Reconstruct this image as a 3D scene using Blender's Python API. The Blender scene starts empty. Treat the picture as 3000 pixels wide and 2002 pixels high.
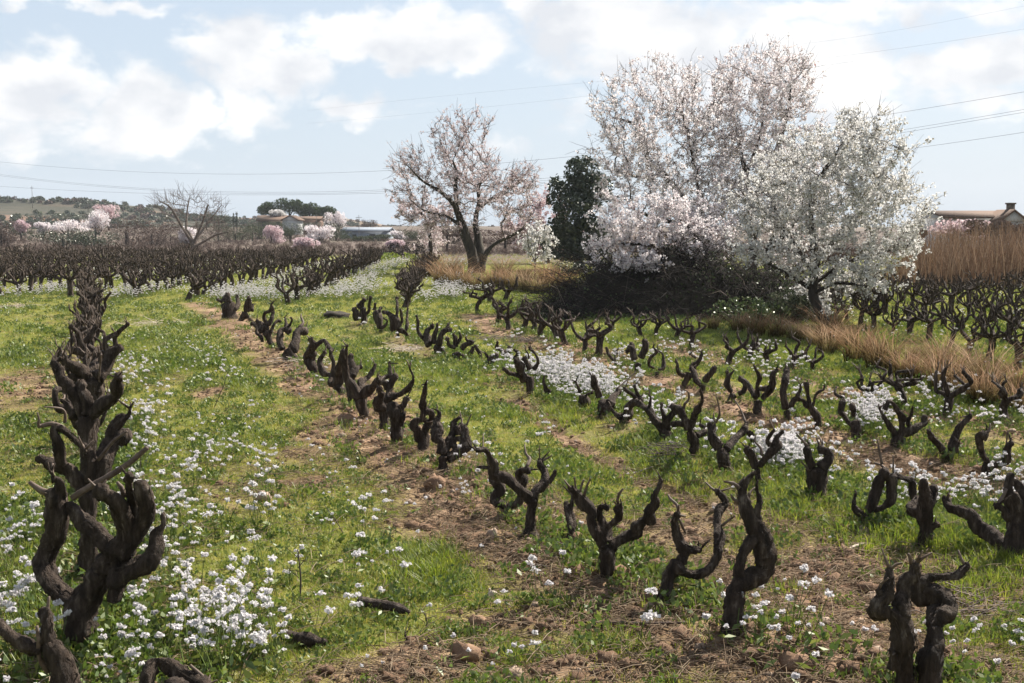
import bpy, math, random
import numpy as np
from mathutils import Vector, Matrix, kdtree

R = math.radians
random.seed(7)
rng = np.random.default_rng(11)
scene = bpy.context.scene
col = scene.collection

# ---------------------------------------------------------------- camera
CAMZ, FPX, PITCH = 2.3, 3500.0, math.atan(341 / 3500.0)
cam_d = bpy.data.cameras.new("camera")
cam_d.lens, cam_d.sensor_width = 42.0, 36.0
cam_d.clip_start, cam_d.clip_end = 0.1, 9000
cam = bpy.data.objects.new("camera", cam_d)
cam.location = (0, 0, CAMZ)
cam.rotation_euler = (math.pi / 2 - PITCH, 0, 0)
col.objects.link(cam)
scene.camera = cam

# ---------------------------------------------------------------- light
SUN_AZ, SUN_EL = R(42), R(45)          # azimuth to the right of the view axis (+Y)
sun_d = bpy.data.lights.new("sun", 'SUN')
sun_d.energy, sun_d.angle, sun_d.color = 5.0, R(0.53), (1.0, 0.945, 0.85)
sun = bpy.data.objects.new("sun", sun_d)
sdir = Vector((math.sin(SUN_AZ) * math.cos(SUN_EL), math.cos(SUN_AZ) * math.cos(SUN_EL), math.sin(SUN_EL)))
sun.rotation_euler = sdir.to_track_quat('Z', 'Y').to_euler()
sun.location = (30, 30, 60)
col.objects.link(sun)

scene.view_settings.view_transform = 'Standard'
scene.view_settings.look = 'None'
scene.view_settings.gamma = 1
scene.view_settings.exposure = 1.3
scene.view_settings.use_curve_mapping = False
scene.cycles.max_bounces = 6
scene.cycles.diffuse_bounces = 3
scene.cycles.transmission_bounces = 3
scene.cycles.glossy_bounces = 2
scene.cycles.sample_clamp_indirect = 6.0

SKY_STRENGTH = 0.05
HAZE = True


def azel(px, py):
    """direction of a place in the sky as azimuth / elevation"""
    xr, yr = (px - 1500) / FPX, (1001 - py) / FPX
    d = Vector((xr, math.cos(PITCH) + yr * math.sin(PITCH), -math.sin(PITCH) + yr * math.cos(PITCH))).normalized()
    return math.atan2(d.x, d.y), math.asin(d.z)


def make_world():
    w = bpy.data.worlds.new("World")
    scene.world = w
    w.use_nodes = True
    nt = w.node_tree
    nt.nodes.clear()
    N, L = nt.nodes.new, nt.links.new

    def val(x):
        return x

    def math_(op, a, b=None, c=None, clamp=False):
        n = N("ShaderNodeMath"); n.operation = op; n.use_clamp = clamp
        for i, v in enumerate((a, b, c)):
            if v is None: continue
            if hasattr(v, "is_linked") or hasattr(v, "links"): L(v, n.inputs[i])
            else: n.inputs[i].default_value = v
        return n.outputs[0]
    sky = N("ShaderNodeTexSky")
    sky.sky_type = 'NISHITA'
    sky.sun_disc = False
    sky.sun_elevation = SUN_EL
    sky.sun_rotation = SUN_AZ
    sky.altitude = 200
    sky.air_density, sky.dust_density, sky.ozone_density = 1.0, 2.5, 1.6
    tc = N("ShaderNodeTexCoord")
    sep = N("ShaderNodeSeparateXYZ"); L(tc.outputs["Generated"], sep.inputs[0])
    X, Y, Z = sep.outputs
    az = math_('ARCTAN2', X, Y)
    el = math_('ARCSINE', Z)
    # cumulus banks: where the broad masses stand in the sky (azimuth, elevation, radii), broken up by noise
    banks = [  # centre and radii in photograph pixels
        (120, 250, 260, 100, .9), (470, 320, 150, 110, 1.0), (20, 420, 160, 110, .6), (300, 420, 200, 70, .55),
        (650, 120, 150, 70, .9), (760, 210, 170, 80, 1.0), (680, 330, 80, 110, .75), (900, 170, 80, 60, .6),
        (1190, 120, 240, 75, 1.15), (1180, 190, 130, 45, .8), (1030, 320, 110, 45, .75), (1300, 60, 110, 50, .6),
        (1560, 20, 90, 50, .9), (1800, 90, 210, 110, 1.1), (1950, 160, 230, 110, 1.1), (2250, 190, 260, 110, 1.1),
        (2500, 300, 160, 80, .9), (2650, 30, 420, 45, .8), (2800, 210, 140, 60, .75), (2960, 170, 130, 80, .9), (2900, 300, 160, 60, .5),
        (250, 5, 320, 25, .65), (1500, 440, 150, 45, .5), (1360, 480, 110, 40, .45), (620, 430, 220, 50, .4), (1650, 330, 90, 120, .55)]
    nz = N("ShaderNodeTexNoise"); nz.noise_dimensions = '3D'
    mp = N("ShaderNodeMapping"); mp.inputs["Scale"].default_value = (1, 1, 1.5)
    L(tc.outputs["Generated"], mp.inputs[0]); L(mp.outputs[0], nz.inputs["Vector"])
    nz.inputs["Scale"].default_value = 11; nz.inputs["Detail"].default_value = 9
    nz.inputs["Roughness"].default_value = .62; nz.inputs["Distortion"].default_value = .25
    nw = N("ShaderNodeTexNoise"); L(mp.outputs[0], nw.inputs["Vector"])
    nw.inputs["Scale"].default_value = 26; nw.inputs["Detail"].default_value = 3
    # warp the coordinates so that the banks get ragged sides
    wsep = N("ShaderNodeSeparateColor"); L(nw.outputs["Color"], wsep.inputs[0])
    azw = math_('ADD', az, math_('MULTIPLY', math_('SUBTRACT', wsep.outputs[0], .5), .075))
    elw = math_('ADD', el, math_('MULTIPLY', math_('SUBTRACT', wsep.outputs[1], .5), .055))
    total = None
    for (px, py, rx, ry, a) in banks:
        a0, e0 = azel(px, py)
        dx = math_('MULTIPLY', math_('SUBTRACT', azw, a0), FPX / rx)
        dy = math_('MULTIPLY', math_('SUBTRACT', elw, e0), FPX / ry)
        q = math_('ADD', math_('MULTIPLY', dx, dx), math_('MULTIPLY', dy, dy))
        g = math_('MULTIPLY', math_('EXPONENT', math_('MULTIPLY', q, -0.75)), a)
        total = g if total is None else math_('MAXIMUM', total, g)
    # cumulus over the unseen rest of the sky, thinned to lower ambient light
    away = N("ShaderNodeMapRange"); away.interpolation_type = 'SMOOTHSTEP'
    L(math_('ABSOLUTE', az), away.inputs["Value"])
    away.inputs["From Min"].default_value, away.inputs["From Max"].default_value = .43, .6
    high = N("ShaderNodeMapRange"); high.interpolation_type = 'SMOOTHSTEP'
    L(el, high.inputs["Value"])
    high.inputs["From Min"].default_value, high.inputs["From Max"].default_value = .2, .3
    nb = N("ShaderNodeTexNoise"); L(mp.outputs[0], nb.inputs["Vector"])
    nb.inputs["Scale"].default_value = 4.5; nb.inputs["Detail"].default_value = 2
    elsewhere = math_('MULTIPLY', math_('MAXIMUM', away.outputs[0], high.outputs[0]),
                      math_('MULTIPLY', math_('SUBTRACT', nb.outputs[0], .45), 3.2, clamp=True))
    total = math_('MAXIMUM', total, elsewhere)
    dens = math_('ADD', math_('MULTIPLY', total, .62), math_('MULTIPLY', math_('SUBTRACT', nz.outputs[0], .5), 1.15))
    mr = N("ShaderNodeMapRange"); mr.interpolation_type = 'SMOOTHSTEP'
    L(dens, mr.inputs["Value"])
    mr.inputs["From Min"].default_value, mr.inputs["From Max"].default_value = .15, .45
    # haze veil towards the horizon; unseen zenith kept clearer to cut ambient light
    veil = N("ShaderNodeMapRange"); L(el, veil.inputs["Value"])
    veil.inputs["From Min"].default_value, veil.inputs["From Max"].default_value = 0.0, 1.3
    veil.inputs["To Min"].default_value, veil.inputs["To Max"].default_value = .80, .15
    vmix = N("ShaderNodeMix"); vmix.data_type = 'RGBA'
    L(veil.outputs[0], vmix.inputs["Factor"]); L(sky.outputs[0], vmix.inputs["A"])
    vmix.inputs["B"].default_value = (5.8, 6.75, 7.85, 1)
    # cloud: cream in its thin and lower parts, white where thick
    nsh = N("ShaderNodeTexNoise"); L(mp.outputs[0], nsh.inputs["Vector"])
    nsh.inputs["Scale"].default_value = 17; nsh.inputs["Detail"].default_value = 6
    shade = math_('MULTIPLY', math_('SUBTRACT', nsh.outputs[0], .36), 3.4, clamp=True)
    cmix = N("ShaderNodeMix"); cmix.data_type = 'RGBA'
    L(shade, cmix.inputs["Factor"])
    cmix.inputs["A"].default_value = (6.6, 6.8, 7.2, 1)
    cmix.inputs["B"].default_value = (9.6, 9.45, 9.3, 1)
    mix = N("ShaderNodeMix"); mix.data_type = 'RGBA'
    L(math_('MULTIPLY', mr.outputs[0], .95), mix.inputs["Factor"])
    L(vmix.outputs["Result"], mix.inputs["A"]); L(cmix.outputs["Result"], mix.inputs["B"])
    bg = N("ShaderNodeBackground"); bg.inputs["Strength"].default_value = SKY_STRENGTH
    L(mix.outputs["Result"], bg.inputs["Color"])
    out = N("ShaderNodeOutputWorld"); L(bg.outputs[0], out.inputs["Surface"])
    w.cycles.sampling_method = 'MANUAL'
    w.cycles.sample_map_resolution = 512


make_world()

# ---------------------------------------------------------------- helpers
FWD = np.array([0, math.cos(PITCH), -math.sin(PITCH)])
UP = np.array([0, math.sin(PITCH), math.cos(PITCH)])
CAM = np.array([0, 0, CAMZ])


def at(px, py, depth):
    """world point seen at a photograph pixel at a distance along the view axis"""
    return CAM + depth * (FWD + (px - 1500) / FPX * np.array([1, 0, 0]) + (1001 - py) / FPX * UP)


def ground_at(px, py, z=0.0):
    d = FWD + (px - 1500) / FPX * np.array([1, 0, 0]) + (1001 - py) / FPX * UP
    return CAM + d * ((z - CAMZ) / d[2])


def depth_of(p):
    return float(np.dot(np.asarray(p) - CAM, FWD))


def _hash(ix, iy, seed):
    h = (ix.astype(np.int64) * 374761393 + iy.astype(np.int64) * 668265263 + seed * 974634777) & 0x7fffffff
    h = ((h ^ (h >> 13)) * 1274126177) & 0x7fffffff
    h = h ^ (h >> 16)
    return (h & 0xffff) / 65535.0


def vnoise(x, y, seed=0):
    x, y = np.asarray(x, float), np.asarray(y, float)
    ix, iy = np.floor(x), np.floor(y)
    fx, fy = x - ix, y - iy
    fx, fy = fx * fx * (3 - 2 * fx), fy * fy * (3 - 2 * fy)
    a, b = _hash(ix, iy, seed), _hash(ix + 1, iy, seed)
    c, d = _hash(ix, iy + 1, seed), _hash(ix + 1, iy + 1, seed)
    return (a * (1 - fx) + b * fx) * (1 - fy) + (c * (1 - fx) + d * fx) * fy


def fbm(x, y, seed=0, oct=4):
    s, a, t = 0, .5, 0
    for i in range(oct):
        s = s + a * vnoise(np.asarray(x) * 2 ** i, np.asarray(y) * 2 ** i, seed + i * 17)
        t += a; a *= .5
    return s / t


def sstep(a, b, x):
    t = np.clip((np.asarray(x, float) - a) / (b - a), 0, 1)
    return t * t * (3 - 2 * t)


def mesh_np(name, V, F4=None, F3=None, mat=None, smooth=False):
    """fast mesh from numpy arrays of quads and / or triangles"""
    me = bpy.data.meshes.new(name)
    V = np.asarray(V, np.float32).reshape(-1, 3)
    n4 = 0 if F4 is None else len(F4)
    n3 = 0 if F3 is None else len(F3)
    me.vertices.add(len(V)); me.vertices.foreach_set("co", V.ravel())
    idx = []
    if n4: idx.append(np.asarray(F4, np.int32).ravel())
    if n3: idx.append(np.asarray(F3, np.int32).ravel())
    idx = np.concatenate(idx)
    me.loops.add(len(idx)); me.loops.foreach_set("vertex_index", idx)
    me.polygons.add(n4 + n3)
    starts = np.concatenate([np.arange(n4) * 4, n4 * 4 + np.arange(n3) * 3]).astype(np.int32)
    me.polygons.foreach_set("loop_start", starts)
    if smooth:
        me.polygons.foreach_set("use_smooth", np.ones(n4 + n3, dtype=bool))
    me.update(calc_edges=True)
    if mat: me.materials.append(mat)
    return me


class MB:
    """collects tubes, boxes and leaf faces; build() links them as one mesh object"""

    def __init__(self):
        self.V, self.Q, self.T, self.n = [], [], [], 0

    def add(self, V, Q=None, T=None):
        V = np.asarray(V, float).reshape(-1, 3)
        self.V.append(V)
        if Q is not None and len(Q): self.Q.append(np.asarray(Q, int).reshape(-1, 4) + self.n)
        if T is not None and len(T): self.T.append(np.asarray(T, int).reshape(-1, 3) + self.n)
        self.n += len(V)

    def tube(self, pts, rad, sides=6, rough=0.0, step=None, seed=0, closed=True, twist=0.0):
        P, Rr = np.asarray(pts, float), np.asarray(rad, float)
        if step is not None and len(P) > 1:
            P, Rr = resample(P, Rr, step)
        n = len(P)
        tan = np.gradient(P, axis=0)
        tan /= np.linalg.norm(tan, axis=1)[:, None] + 1e-9
        ref = np.array([0, 0, 1.0]) if abs(tan[0][2]) < .9 else np.array([1.0, 0, 0])
        u = np.cross(tan[0], ref); u /= np.linalg.norm(u)
        U = np.empty((n, 3)); U[0] = u
        for i in range(1, n):
            u = U[i - 1] - tan[i] * np.dot(U[i - 1], tan[i])
            U[i] = u / (np.linalg.norm(u) + 1e-9)
        W = np.cross(tan, U)
        th = np.arange(sides) / sides * 2 * math.pi
        s = np.concatenate([[0], np.cumsum(np.linalg.norm(np.diff(P, axis=0), axis=1))])
        k = np.ones((n, sides))
        if rough:
            rg = np.random.default_rng(seed)
            f = rg.uniform(0, 6.28, 6)
            sc = s / (Rr.mean() + 1e-6)
            A, S = np.meshgrid(th, sc)
            tw = twist * S
            k = 1 + rough * (.55 * np.sin(2 * A + f[0] + tw + .35 * np.sin(S * .9)) + .4 * np.sin(3 * A + f[1] + tw * 1.3 + .6 * np.sin(S * .55 + f[4]))
                             + .35 * np.sin(5 * A + f[2] + tw) + .5 * np.sin(S * 1.15 + f[3]) * np.sin(A + f[5]) + .9 * (rg.random((n, sides)) - .5))
        ring = P[:, None, :] + (Rr[:, None] * k)[:, :, None] * (np.cos(th)[None, :, None] * U[:, None, :] + np.sin(th)[None, :, None] * W[:, None, :])
        V = ring.reshape(-1, 3)
        i, j = np.meshgrid(np.arange(n - 1), np.arange(sides), indexing='ij')
        j2 = (j + 1) % sides
        Q = np.stack([i * sides + j, i * sides + j2, (i + 1) * sides + j2, (i + 1) * sides + j], -1).reshape(-1, 4)
        T = []
        if closed:
            c0, c1 = len(V), len(V) + 1
            V = np.vstack([V, P[0] - tan[0] * Rr[0] * .3, P[-1] + tan[-1] * Rr[-1] * .45])
            T = [(c0, (q + 1) % sides, q) for q in range(sides)] + [(c1, (n - 1) * sides + q, (n - 1) * sides + (q + 1) % sides) for q in range(sides)]
        self.add(V, Q, T)

    def box(self, lo, hi, rot=0.0, at_=(0, 0, 0)):
        (x0, y0, z0), (x1, y1, z1) = lo, hi
        V = np.array([(x0, y0, z0), (x1, y0, z0), (x1, y1, z0), (x0, y1, z0), (x0, y0, z1), (x1, y0, z1), (x1, y1, z1), (x0, y1, z1)], float)
        c, s = math.cos(rot), math.sin(rot)
        V = V @ np.array([[c, s, 0], [-s, c, 0], [0, 0, 1]]) + np.array(at_)
        self.add(V, [(0, 3, 2, 1), (4, 5, 6, 7), (0, 1, 5, 4), (1, 2, 6, 5), (2, 3, 7, 6), (3, 0, 4, 7)])

    def leaves(self, C, size, rg, aspect=.5, flat=0.0, up=None):
        """many separate leaf- or petal-sized four-cornered faces"""
        C = np.asarray(C, float).reshape(-1, 3)
        n = len(C)
        a = rg.normal(size=(n, 3))
        if up is not None: a = a * (1 - flat) + np.asarray(up) * flat
        a /= np.linalg.norm(a, axis=1)[:, None] + 1e-9
        b = np.cross(a, rg.normal(size=(n, 3))); b /= np.linalg.norm(b, axis=1)[:, None] + 1e-9
        sz = (np.asarray(size) * rg.uniform(.7, 1.3, n))[:, None]
        c = np.cross(a, b)
        V = np.stack([C - a * sz * .5, C + b * sz * aspect * .5 + c * sz * .08, C + a * sz * .5, C - b * sz * aspect * .5 + c * sz * .08], 1).reshape(-1, 3)
        self.add(V, np.arange(n * 4).reshape(-1, 4))

    def mesh(self, name, mat=None, smooth=True, origin=None):
        V = np.vstack(self.V)
        if origin is not None: V = V - np.asarray(origin)
        Q = np.vstack(self.Q) if self.Q else None
        T = np.vstack(self.T) if self.T else None
        return mesh_np(name, V, Q, T, mat, smooth)

    def build(self, name, mat=None, parent=None, smooth=True, origin=None):
        return link(name, self.mesh(name, mat, smooth, origin), parent)


def link(name, me, parent=None, loc=None):
    o = bpy.data.objects.new(name, me)
    col.objects.link(o)
    if parent: o.parent = parent
    if loc is not None: o.location = loc
    return o


def resample(P, Rr, step):
    """Catmull-Rom through the points, at about one ring per step"""
    n = len(P)
    E = np.vstack([2 * P[0] - P[1], P, 2 * P[-1] - P[-2]])
    out, ro = [], []
    for i in range(n - 1):
        p0, p1, p2, p3 = E[i], E[i + 1], E[i + 2], E[i + 3]
        m = max(1, int(round(np.linalg.norm(p2 - p1) / step)))
        t = np.arange(m) / m
        t = t[:, None]
        out.append(.5 * ((2 * p1) + (-p0 + p2) * t + (2 * p0 - 5 * p1 + 4 * p2 - p3) * t ** 2 + (-p0 + 3 * p1 - 3 * p2 + p3) * t ** 3))
        ts = (t * t * (3 - 2 * t))[:, 0]
        ro.append(Rr[i] * (1 - ts) + Rr[i + 1] * ts)
    out.append(P[-1:]); ro.append(Rr[-1:])
    return np.vstack(out), np.concatenate(ro)


def tag(o, label=None, cat=None, group=None, kind=None):
    if label: o["label"] = label
    if cat: o["category"] = cat
    if group: o["group"] = group
    if kind: o["kind"] = kind
    return o


def empty(name, loc, label=None, cat=None, group=None):
    o = bpy.data.objects.new(name, None)
    col.objects.link(o)
    o.location = loc
    o.empty_display_size = .2
    return tag(o, label, cat, group)


# ---------------------------------------------------------------- materials
def material(name, build):
    m = bpy.data.materials.new(name)
    m.use_nodes = True
    nt = m.node_tree
    nt.nodes.clear()
    out = nt.nodes.new("ShaderNodeOutputMaterial")
    build(nt, nt.nodes.new, nt.links.new, out)
    return m


def ramp(nt, fac, stops):
    r = nt.nodes.new("ShaderNodeValToRGB")
    e = r.color_ramp.elements
    while len(e) < len(stops): e.new(.5)
    for el, (p, c) in zip(e, stops):
        el.position = p; el.color = (*c, 1)
    nt.links.new(fac, r.inputs[0])
    return r.outputs[0]


def noise(nt, scale, detail=4, rough=.55, vec=None, stretch=None, coord="Object"):
    n = nt.nodes.new("ShaderNodeTexNoise")
    n.inputs["Scale"].default_value = scale
    n.inputs["Detail"].default_value = detail
    n.inputs["Roughness"].default_value = rough
    if vec is None:
        vec = nt.nodes.new("ShaderNodeTexCoord").outputs[coord]
    if stretch:
        mp = nt.nodes.new("ShaderNodeMapping"); mp.inputs["Scale"].default_value = stretch
        nt.links.new(vec, mp.inputs[0]); vec = mp.outputs[0]
    nt.links.new(vec, n.inputs["Vector"])
    return n.outputs[0]


def bump(nt, h, strength, dist):
    b = nt.nodes.new("ShaderNodeBump")
    b.inputs["Strength"].default_value = strength
    b.inputs["Distance"].default_value = dist
    nt.links.new(h, b.inputs["Height"])
    return b.outputs[0]


def rough_mat(name, stops, scale=6, detail=5, bump_s=0.0, bump_d=.01, roughness=.9, stretch=None, bump_scale=None, coord="Object", spec=.25):
    def b(nt, N, L, out):
        f = noise(nt, scale, detail, .6, stretch=stretch, coord=coord)
        p = N("ShaderNodeBsdfPrincipled")
        p.inputs["Roughness"].default_value = roughness
        p.inputs["Specular IOR Level"].default_value = spec
        L(ramp(nt, f, stops), p.inputs["Base Color"])
        if bump_s:
            h = noise(nt, bump_scale or scale * 4, 6, .65, stretch=stretch, coord=coord)
            L(bump(nt, h, bump_s, bump_d), p.inputs["Normal"])
        L(p.outputs[0], out.inputs[0])
    return material(name, b)


def leaf_mat(name, stops, translucent=.45, roughness=.6, island=True, gloss=.0, heightstops=None, hrange=(0, 1)):
    """thin leaf / petal: diffuse front, light through from behind; colour differs from leaf to leaf"""
    def b(nt, N, L, out):
        if island:
            fac = N("ShaderNodeNewGeometry").outputs["Random Per Island"]
        else:
            fac = N("ShaderNodeObjectInfo").outputs["Random"]
        c = ramp(nt, fac, stops)
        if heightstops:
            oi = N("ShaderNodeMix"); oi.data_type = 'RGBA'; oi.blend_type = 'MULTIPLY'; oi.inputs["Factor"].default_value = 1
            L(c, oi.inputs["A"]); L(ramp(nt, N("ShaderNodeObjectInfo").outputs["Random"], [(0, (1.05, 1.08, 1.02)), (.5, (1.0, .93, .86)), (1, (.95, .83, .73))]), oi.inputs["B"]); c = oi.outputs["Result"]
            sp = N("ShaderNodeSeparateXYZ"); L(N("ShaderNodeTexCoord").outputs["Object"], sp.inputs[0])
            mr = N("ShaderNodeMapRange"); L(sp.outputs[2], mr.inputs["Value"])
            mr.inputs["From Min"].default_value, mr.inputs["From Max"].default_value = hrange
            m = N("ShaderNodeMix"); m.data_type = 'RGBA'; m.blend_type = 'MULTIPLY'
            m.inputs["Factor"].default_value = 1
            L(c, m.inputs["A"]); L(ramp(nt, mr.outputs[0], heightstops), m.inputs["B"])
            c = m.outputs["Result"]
        d = N("ShaderNodeBsdfDiffuse"); L(c, d.inputs["Color"])
        t = N("ShaderNodeBsdfTranslucent"); L(c, t.inputs["Color"])
        mx = N("ShaderNodeMixShader"); mx.inputs[0].default_value = translucent
        L(d.outputs[0], mx.inputs[1]); L(t.outputs[0], mx.inputs[2])
        res = mx.outputs[0]
        if gloss:
            g = N("ShaderNodeBsdfGlossy"); g.inputs["Roughness"].default_value = roughness
            g.inputs["Color"].default_value = (.9, .9, .85, 1)
            m2 = N("ShaderNodeMixShader"); m2.inputs[0].default_value = gloss
            L(res, m2.inputs[1]); L(g.outputs[0], m2.inputs[2]); res = m2.outputs[0]
        L(res, out.inputs[0])
    return material(name, b)


M = {}
M['bark'] = rough_mat("vine_bark", [(.25, (.012, .009, .007)), (.45, (.036, .024, .017)), (.58, (.07, .05, .037)), (.68, (.15, .118, .092)), (.78, (.25, .215, .185))], 24, 8, 1.0, .05, .92, stretch=(1, 1, .2), bump_scale=40)
M['cane'] = rough_mat("vine_cane", [(.3, (.055, .034, .024)), (.7, (.15, .11, .085))], 25, 3, .3, .003, .7)
M['cut'] = rough_mat("pale_dead_wood", [(.3, (.34, .27, .21)), (.7, (.55, .47, .39))], 20, 4, .3, .004, .85)
M['tree_bark'] = rough_mat("almond_bark", [(.3, (.018, .014, .012)), (.7, (.055, .043, .034))], 5, 6, .7, .02, .9, stretch=(1, 1, .4))
M['mossy_bark'] = rough_mat("lichened_bark", [(.3, (.018, .014, .011)), (.55, (.040, .032, .022)), (.75, (.075, .062, .038))], 4, 6, .8, .03, .9, stretch=(1, 1, .5))
M['twig'] = rough_mat("twig_bark", [(.3, (.035, .026, .022)), (.7, (.085, .063, .051))], 8, 3)
M['grey_twig'] = rough_mat("grey_bare_twig", [(.3, (.09, .07, .058)), (.7, (.17, .135, .11))], 8, 3)
M['stone'] = rough_mat("field_stone", [(.3, (.22, .15, .105)), (.7, (.38, .29, .22))], 6, 6, .5, .02, .9)
M['clod'] = rough_mat("soil_clod", [(.3, (.12, .067, .042)), (.7, (.29, .185, .115))], 9, 6, .8, .02, .95)
M['grass'] = leaf_mat("grass_blade", [(0, (.15, .19, .017)), (.3, (.235, .25, .024)), (.65, (.34, .30, .045)), (1, (.48, .39, .15))], .55, .5, True, .04)
M['lush'] = leaf_mat("lush_grass_blade", [(0, (.075, .13, .010)), (.5, (.15, .20, .016)), (1, (.25, .26, .036))], .5, .5, True, .05)
M['weed'] = leaf_mat("weed_leaf", [(0, (.045, .085, .013)), (.5, (.095, .14, .02)), (1, (.18, .20, .045))], .4, .5, True, .04)
M['straw'] = leaf_mat("dry_straw", [(0, (.46, .37, .27)), (.5, (.28, .21, .145)), (1, (.12, .086, .062))], .25)
M['petal'] = leaf_mat("white_petal", [(0, (.68, .65, .66)), (.6, (.73, .71, .70)), (1, (.64, .60, .63))], .42)
M['stem'] = leaf_mat("flower_stem", [(0, (.09, .14, .045)), (1, (.15, .19, .06))], .2)
M['pink'] = leaf_mat("pale_pink_almond_petal", [(0, (.24, .12, .11)), (.05, (.54, .44, .435)), (.10, (.71, .645, .65)), (.6, (.76, .715, .72)), (1, (.79, .765, .77))], .45)
M['white'] = leaf_mat("white_almond_petal", [(0, (.11, .10, .05)), (.08, (.36, .32, .25)), (.14, (.63, .61, .59)), (.6, (.69, .675, .66)), (1, (.73, .715, .705))], .45)
M['blush'] = leaf_mat("blush_almond_petal", [(0, (.19, .10, .09)), (.10, (.44, .33, .325)), (.2, (.58, .49, .50)), (.7, (.645, .565, .57)), (1, (.70, .645, .645))], .42)
M['rose'] = leaf_mat("rose_almond_petal", [(0, (.36, .20, .21)), (.15, (.55, .41, .43)), (1, (.67, .57, .58))], .42)
M['oak'] = leaf_mat("holm_oak_leaf", [(0, (.020, .034, .017)), (.6, (.036, .052, .026)), (1, (.065, .078, .042))], .15, .4, True, .06)
M['olive'] = leaf_mat("grey_green_leaf", [(0, (.045, .055, .032)), (.6, (.075, .088, .055)), (1, (.12, .125, .085))], .2)
M['pine'] = leaf_mat("pine_needles", [(0, (.028, .046, .018)), (.6, (.05, .075, .028)), (1, (.08, .10, .04))], .2)
M['brown_twigs'] = leaf_mat("brown_thicket_twig", [(0, (.075, .053, .045)), (.6, (.12, .088, .075)), (1, (.18, .135, .115))], .1)
M['reed'] = leaf_mat("russet_reed", [(0, (.085, .05, .032)), (.5, (.145, .09, .058)), (1, (.25, .18, .125))], .3)
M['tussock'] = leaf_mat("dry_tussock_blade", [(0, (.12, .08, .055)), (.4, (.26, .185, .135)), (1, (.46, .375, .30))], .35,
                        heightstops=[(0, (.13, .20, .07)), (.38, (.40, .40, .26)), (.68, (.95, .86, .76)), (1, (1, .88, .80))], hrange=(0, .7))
M['brush'] = rough_mat("dead_bramble_stem", [(.3, (.012, .009, .008)), (.7, (.035, .027, .023))], 8, 3)
M['brush_earth'] = rough_mat("dark_leafy_earth", [(.3, (.022, .018, .013)), (.7, (.05, .04, .028))], 3, 6, .8, .05)
M['bramble'] = leaf_mat("bramble_leaf", [(0, (.03, .05, .016)), (.7, (.06, .085, .028)), (1, (.11, .13, .05))], .25, .4, True, .04)
M['cable'] = rough_mat("dark_cable", [(.3, (.10, .10, .105)), (.7, (.13, .13, .135))], 3, 2)
M['lime'] = rough_mat("lime_wash", [(.3, (.36, .36, .36)), (.7, (.46, .455, .445))], 2, 4)
M['ochre'] = rough_mat("ochre_render", [(.3, (.09, .068, .052)), (.7, (.14, .105, .08))], 2, 4)
M['brick'] = rough_mat("brick_wall", [(.3, (.10, .06, .045)), (.7, (.15, .095, .07))], 4, 4)
M['tile'] = rough_mat("clay_tiles", [(.3, (.085, .052, .036)), (.7, (.145, .092, .062))], 5, 5, .5, .05, .9, stretch=(6, 1, 1))
M['slate'] = rough_mat("grey_roof_sheet", [(.3, (.16, .18, .21)), (.7, (.22, .245, .28))], 3, 3)
M['dark'] = rough_mat("dark_opening", [(.3, (.03, .03, .03)), (.7, (.05, .05, .05))], 3, 2)
M['pole'] = rough_mat("weathered_pole", [(.3, (.12, .11, .10)), (.7, (.20, .18, .16))], 3, 3)

# ---------------------------------------------------------------- the lie of the land
def G(px, py):
    return ground_at(px, py)[:2]


ROWS = {   # where each vine row runs, front to back
    1: [(300, 2140), (235, 1890), (250, 1704), (255, 1565), (258, 1458), (257, 1374), (258, 1250), (262, 1050), (270, 870)],
    2: [(2900, 2160), (2700, 2050), (2132, 1857), (1947, 1768), (1775, 1691), (1551, 1577), (1299, 1403), (1166, 1309), (1031, 1190), (930, 1103), (800, 1020), (675, 935), (600, 890)],
    3: [(3300, 1740), (2985, 1640), (2710, 1590), (2540, 1545), (2398, 1463), (2225, 1422), (2140, 1385), (2024, 1338), (1945, 1290), (1770, 1224), (1553, 1155), (1430, 1085), (1304, 1045), (1190, 997), (1067, 950)],
    4: [(3200, 1470), (2898, 1400), (2770, 1360), (2627, 1310), (2500, 1280), (2398, 1255), (2310, 1230), (2221, 1205), (2058, 1155), (1924, 1112), (1870, 1092), (1747, 1062), (1632, 1013), (1525, 985), (1400, 925)],
    5: [(3100, 1290), (2952, 1240), (2768, 1226), (2637, 1205), (2564, 1199), (2310, 1090), (2194, 1064), (2026, 1031), (1929, 992), (1850, 975)],
}
ROWXY = {k: np.array([G(*p) for p in v]) for k, v in ROWS.items()}
FURROW = np.array([G(*p) for p in [(1500, 1175), (1558, 1215), (1620, 1255), (1700, 1305), (1778, 1352), (1880, 1408), (2010, 1470), (2140, 1530)]])


def dist_line(x, y, line):
    d = np.full(np.shape(x), 1e9)
    for a, b in zip(line[:-1], line[1:]):
        ab = b - a
        t = np.clip(((x - a[0]) * ab[0] + (y - a[1]) * ab[1]) / (ab @ ab), 0, 1)
        d = np.minimum(d, np.hypot(x - a[0] - t * ab[0], y - a[1] - t * ab[1]))
    return d


def blob(x, y, c, rx, ry):
    return np.exp(-(((x - c[0]) / rx) ** 2 + ((y - c[1]) / ry) ** 2))


MOUND_C = ground_at(1960, 915)[:2] + np.array([0.0, .6])


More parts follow.
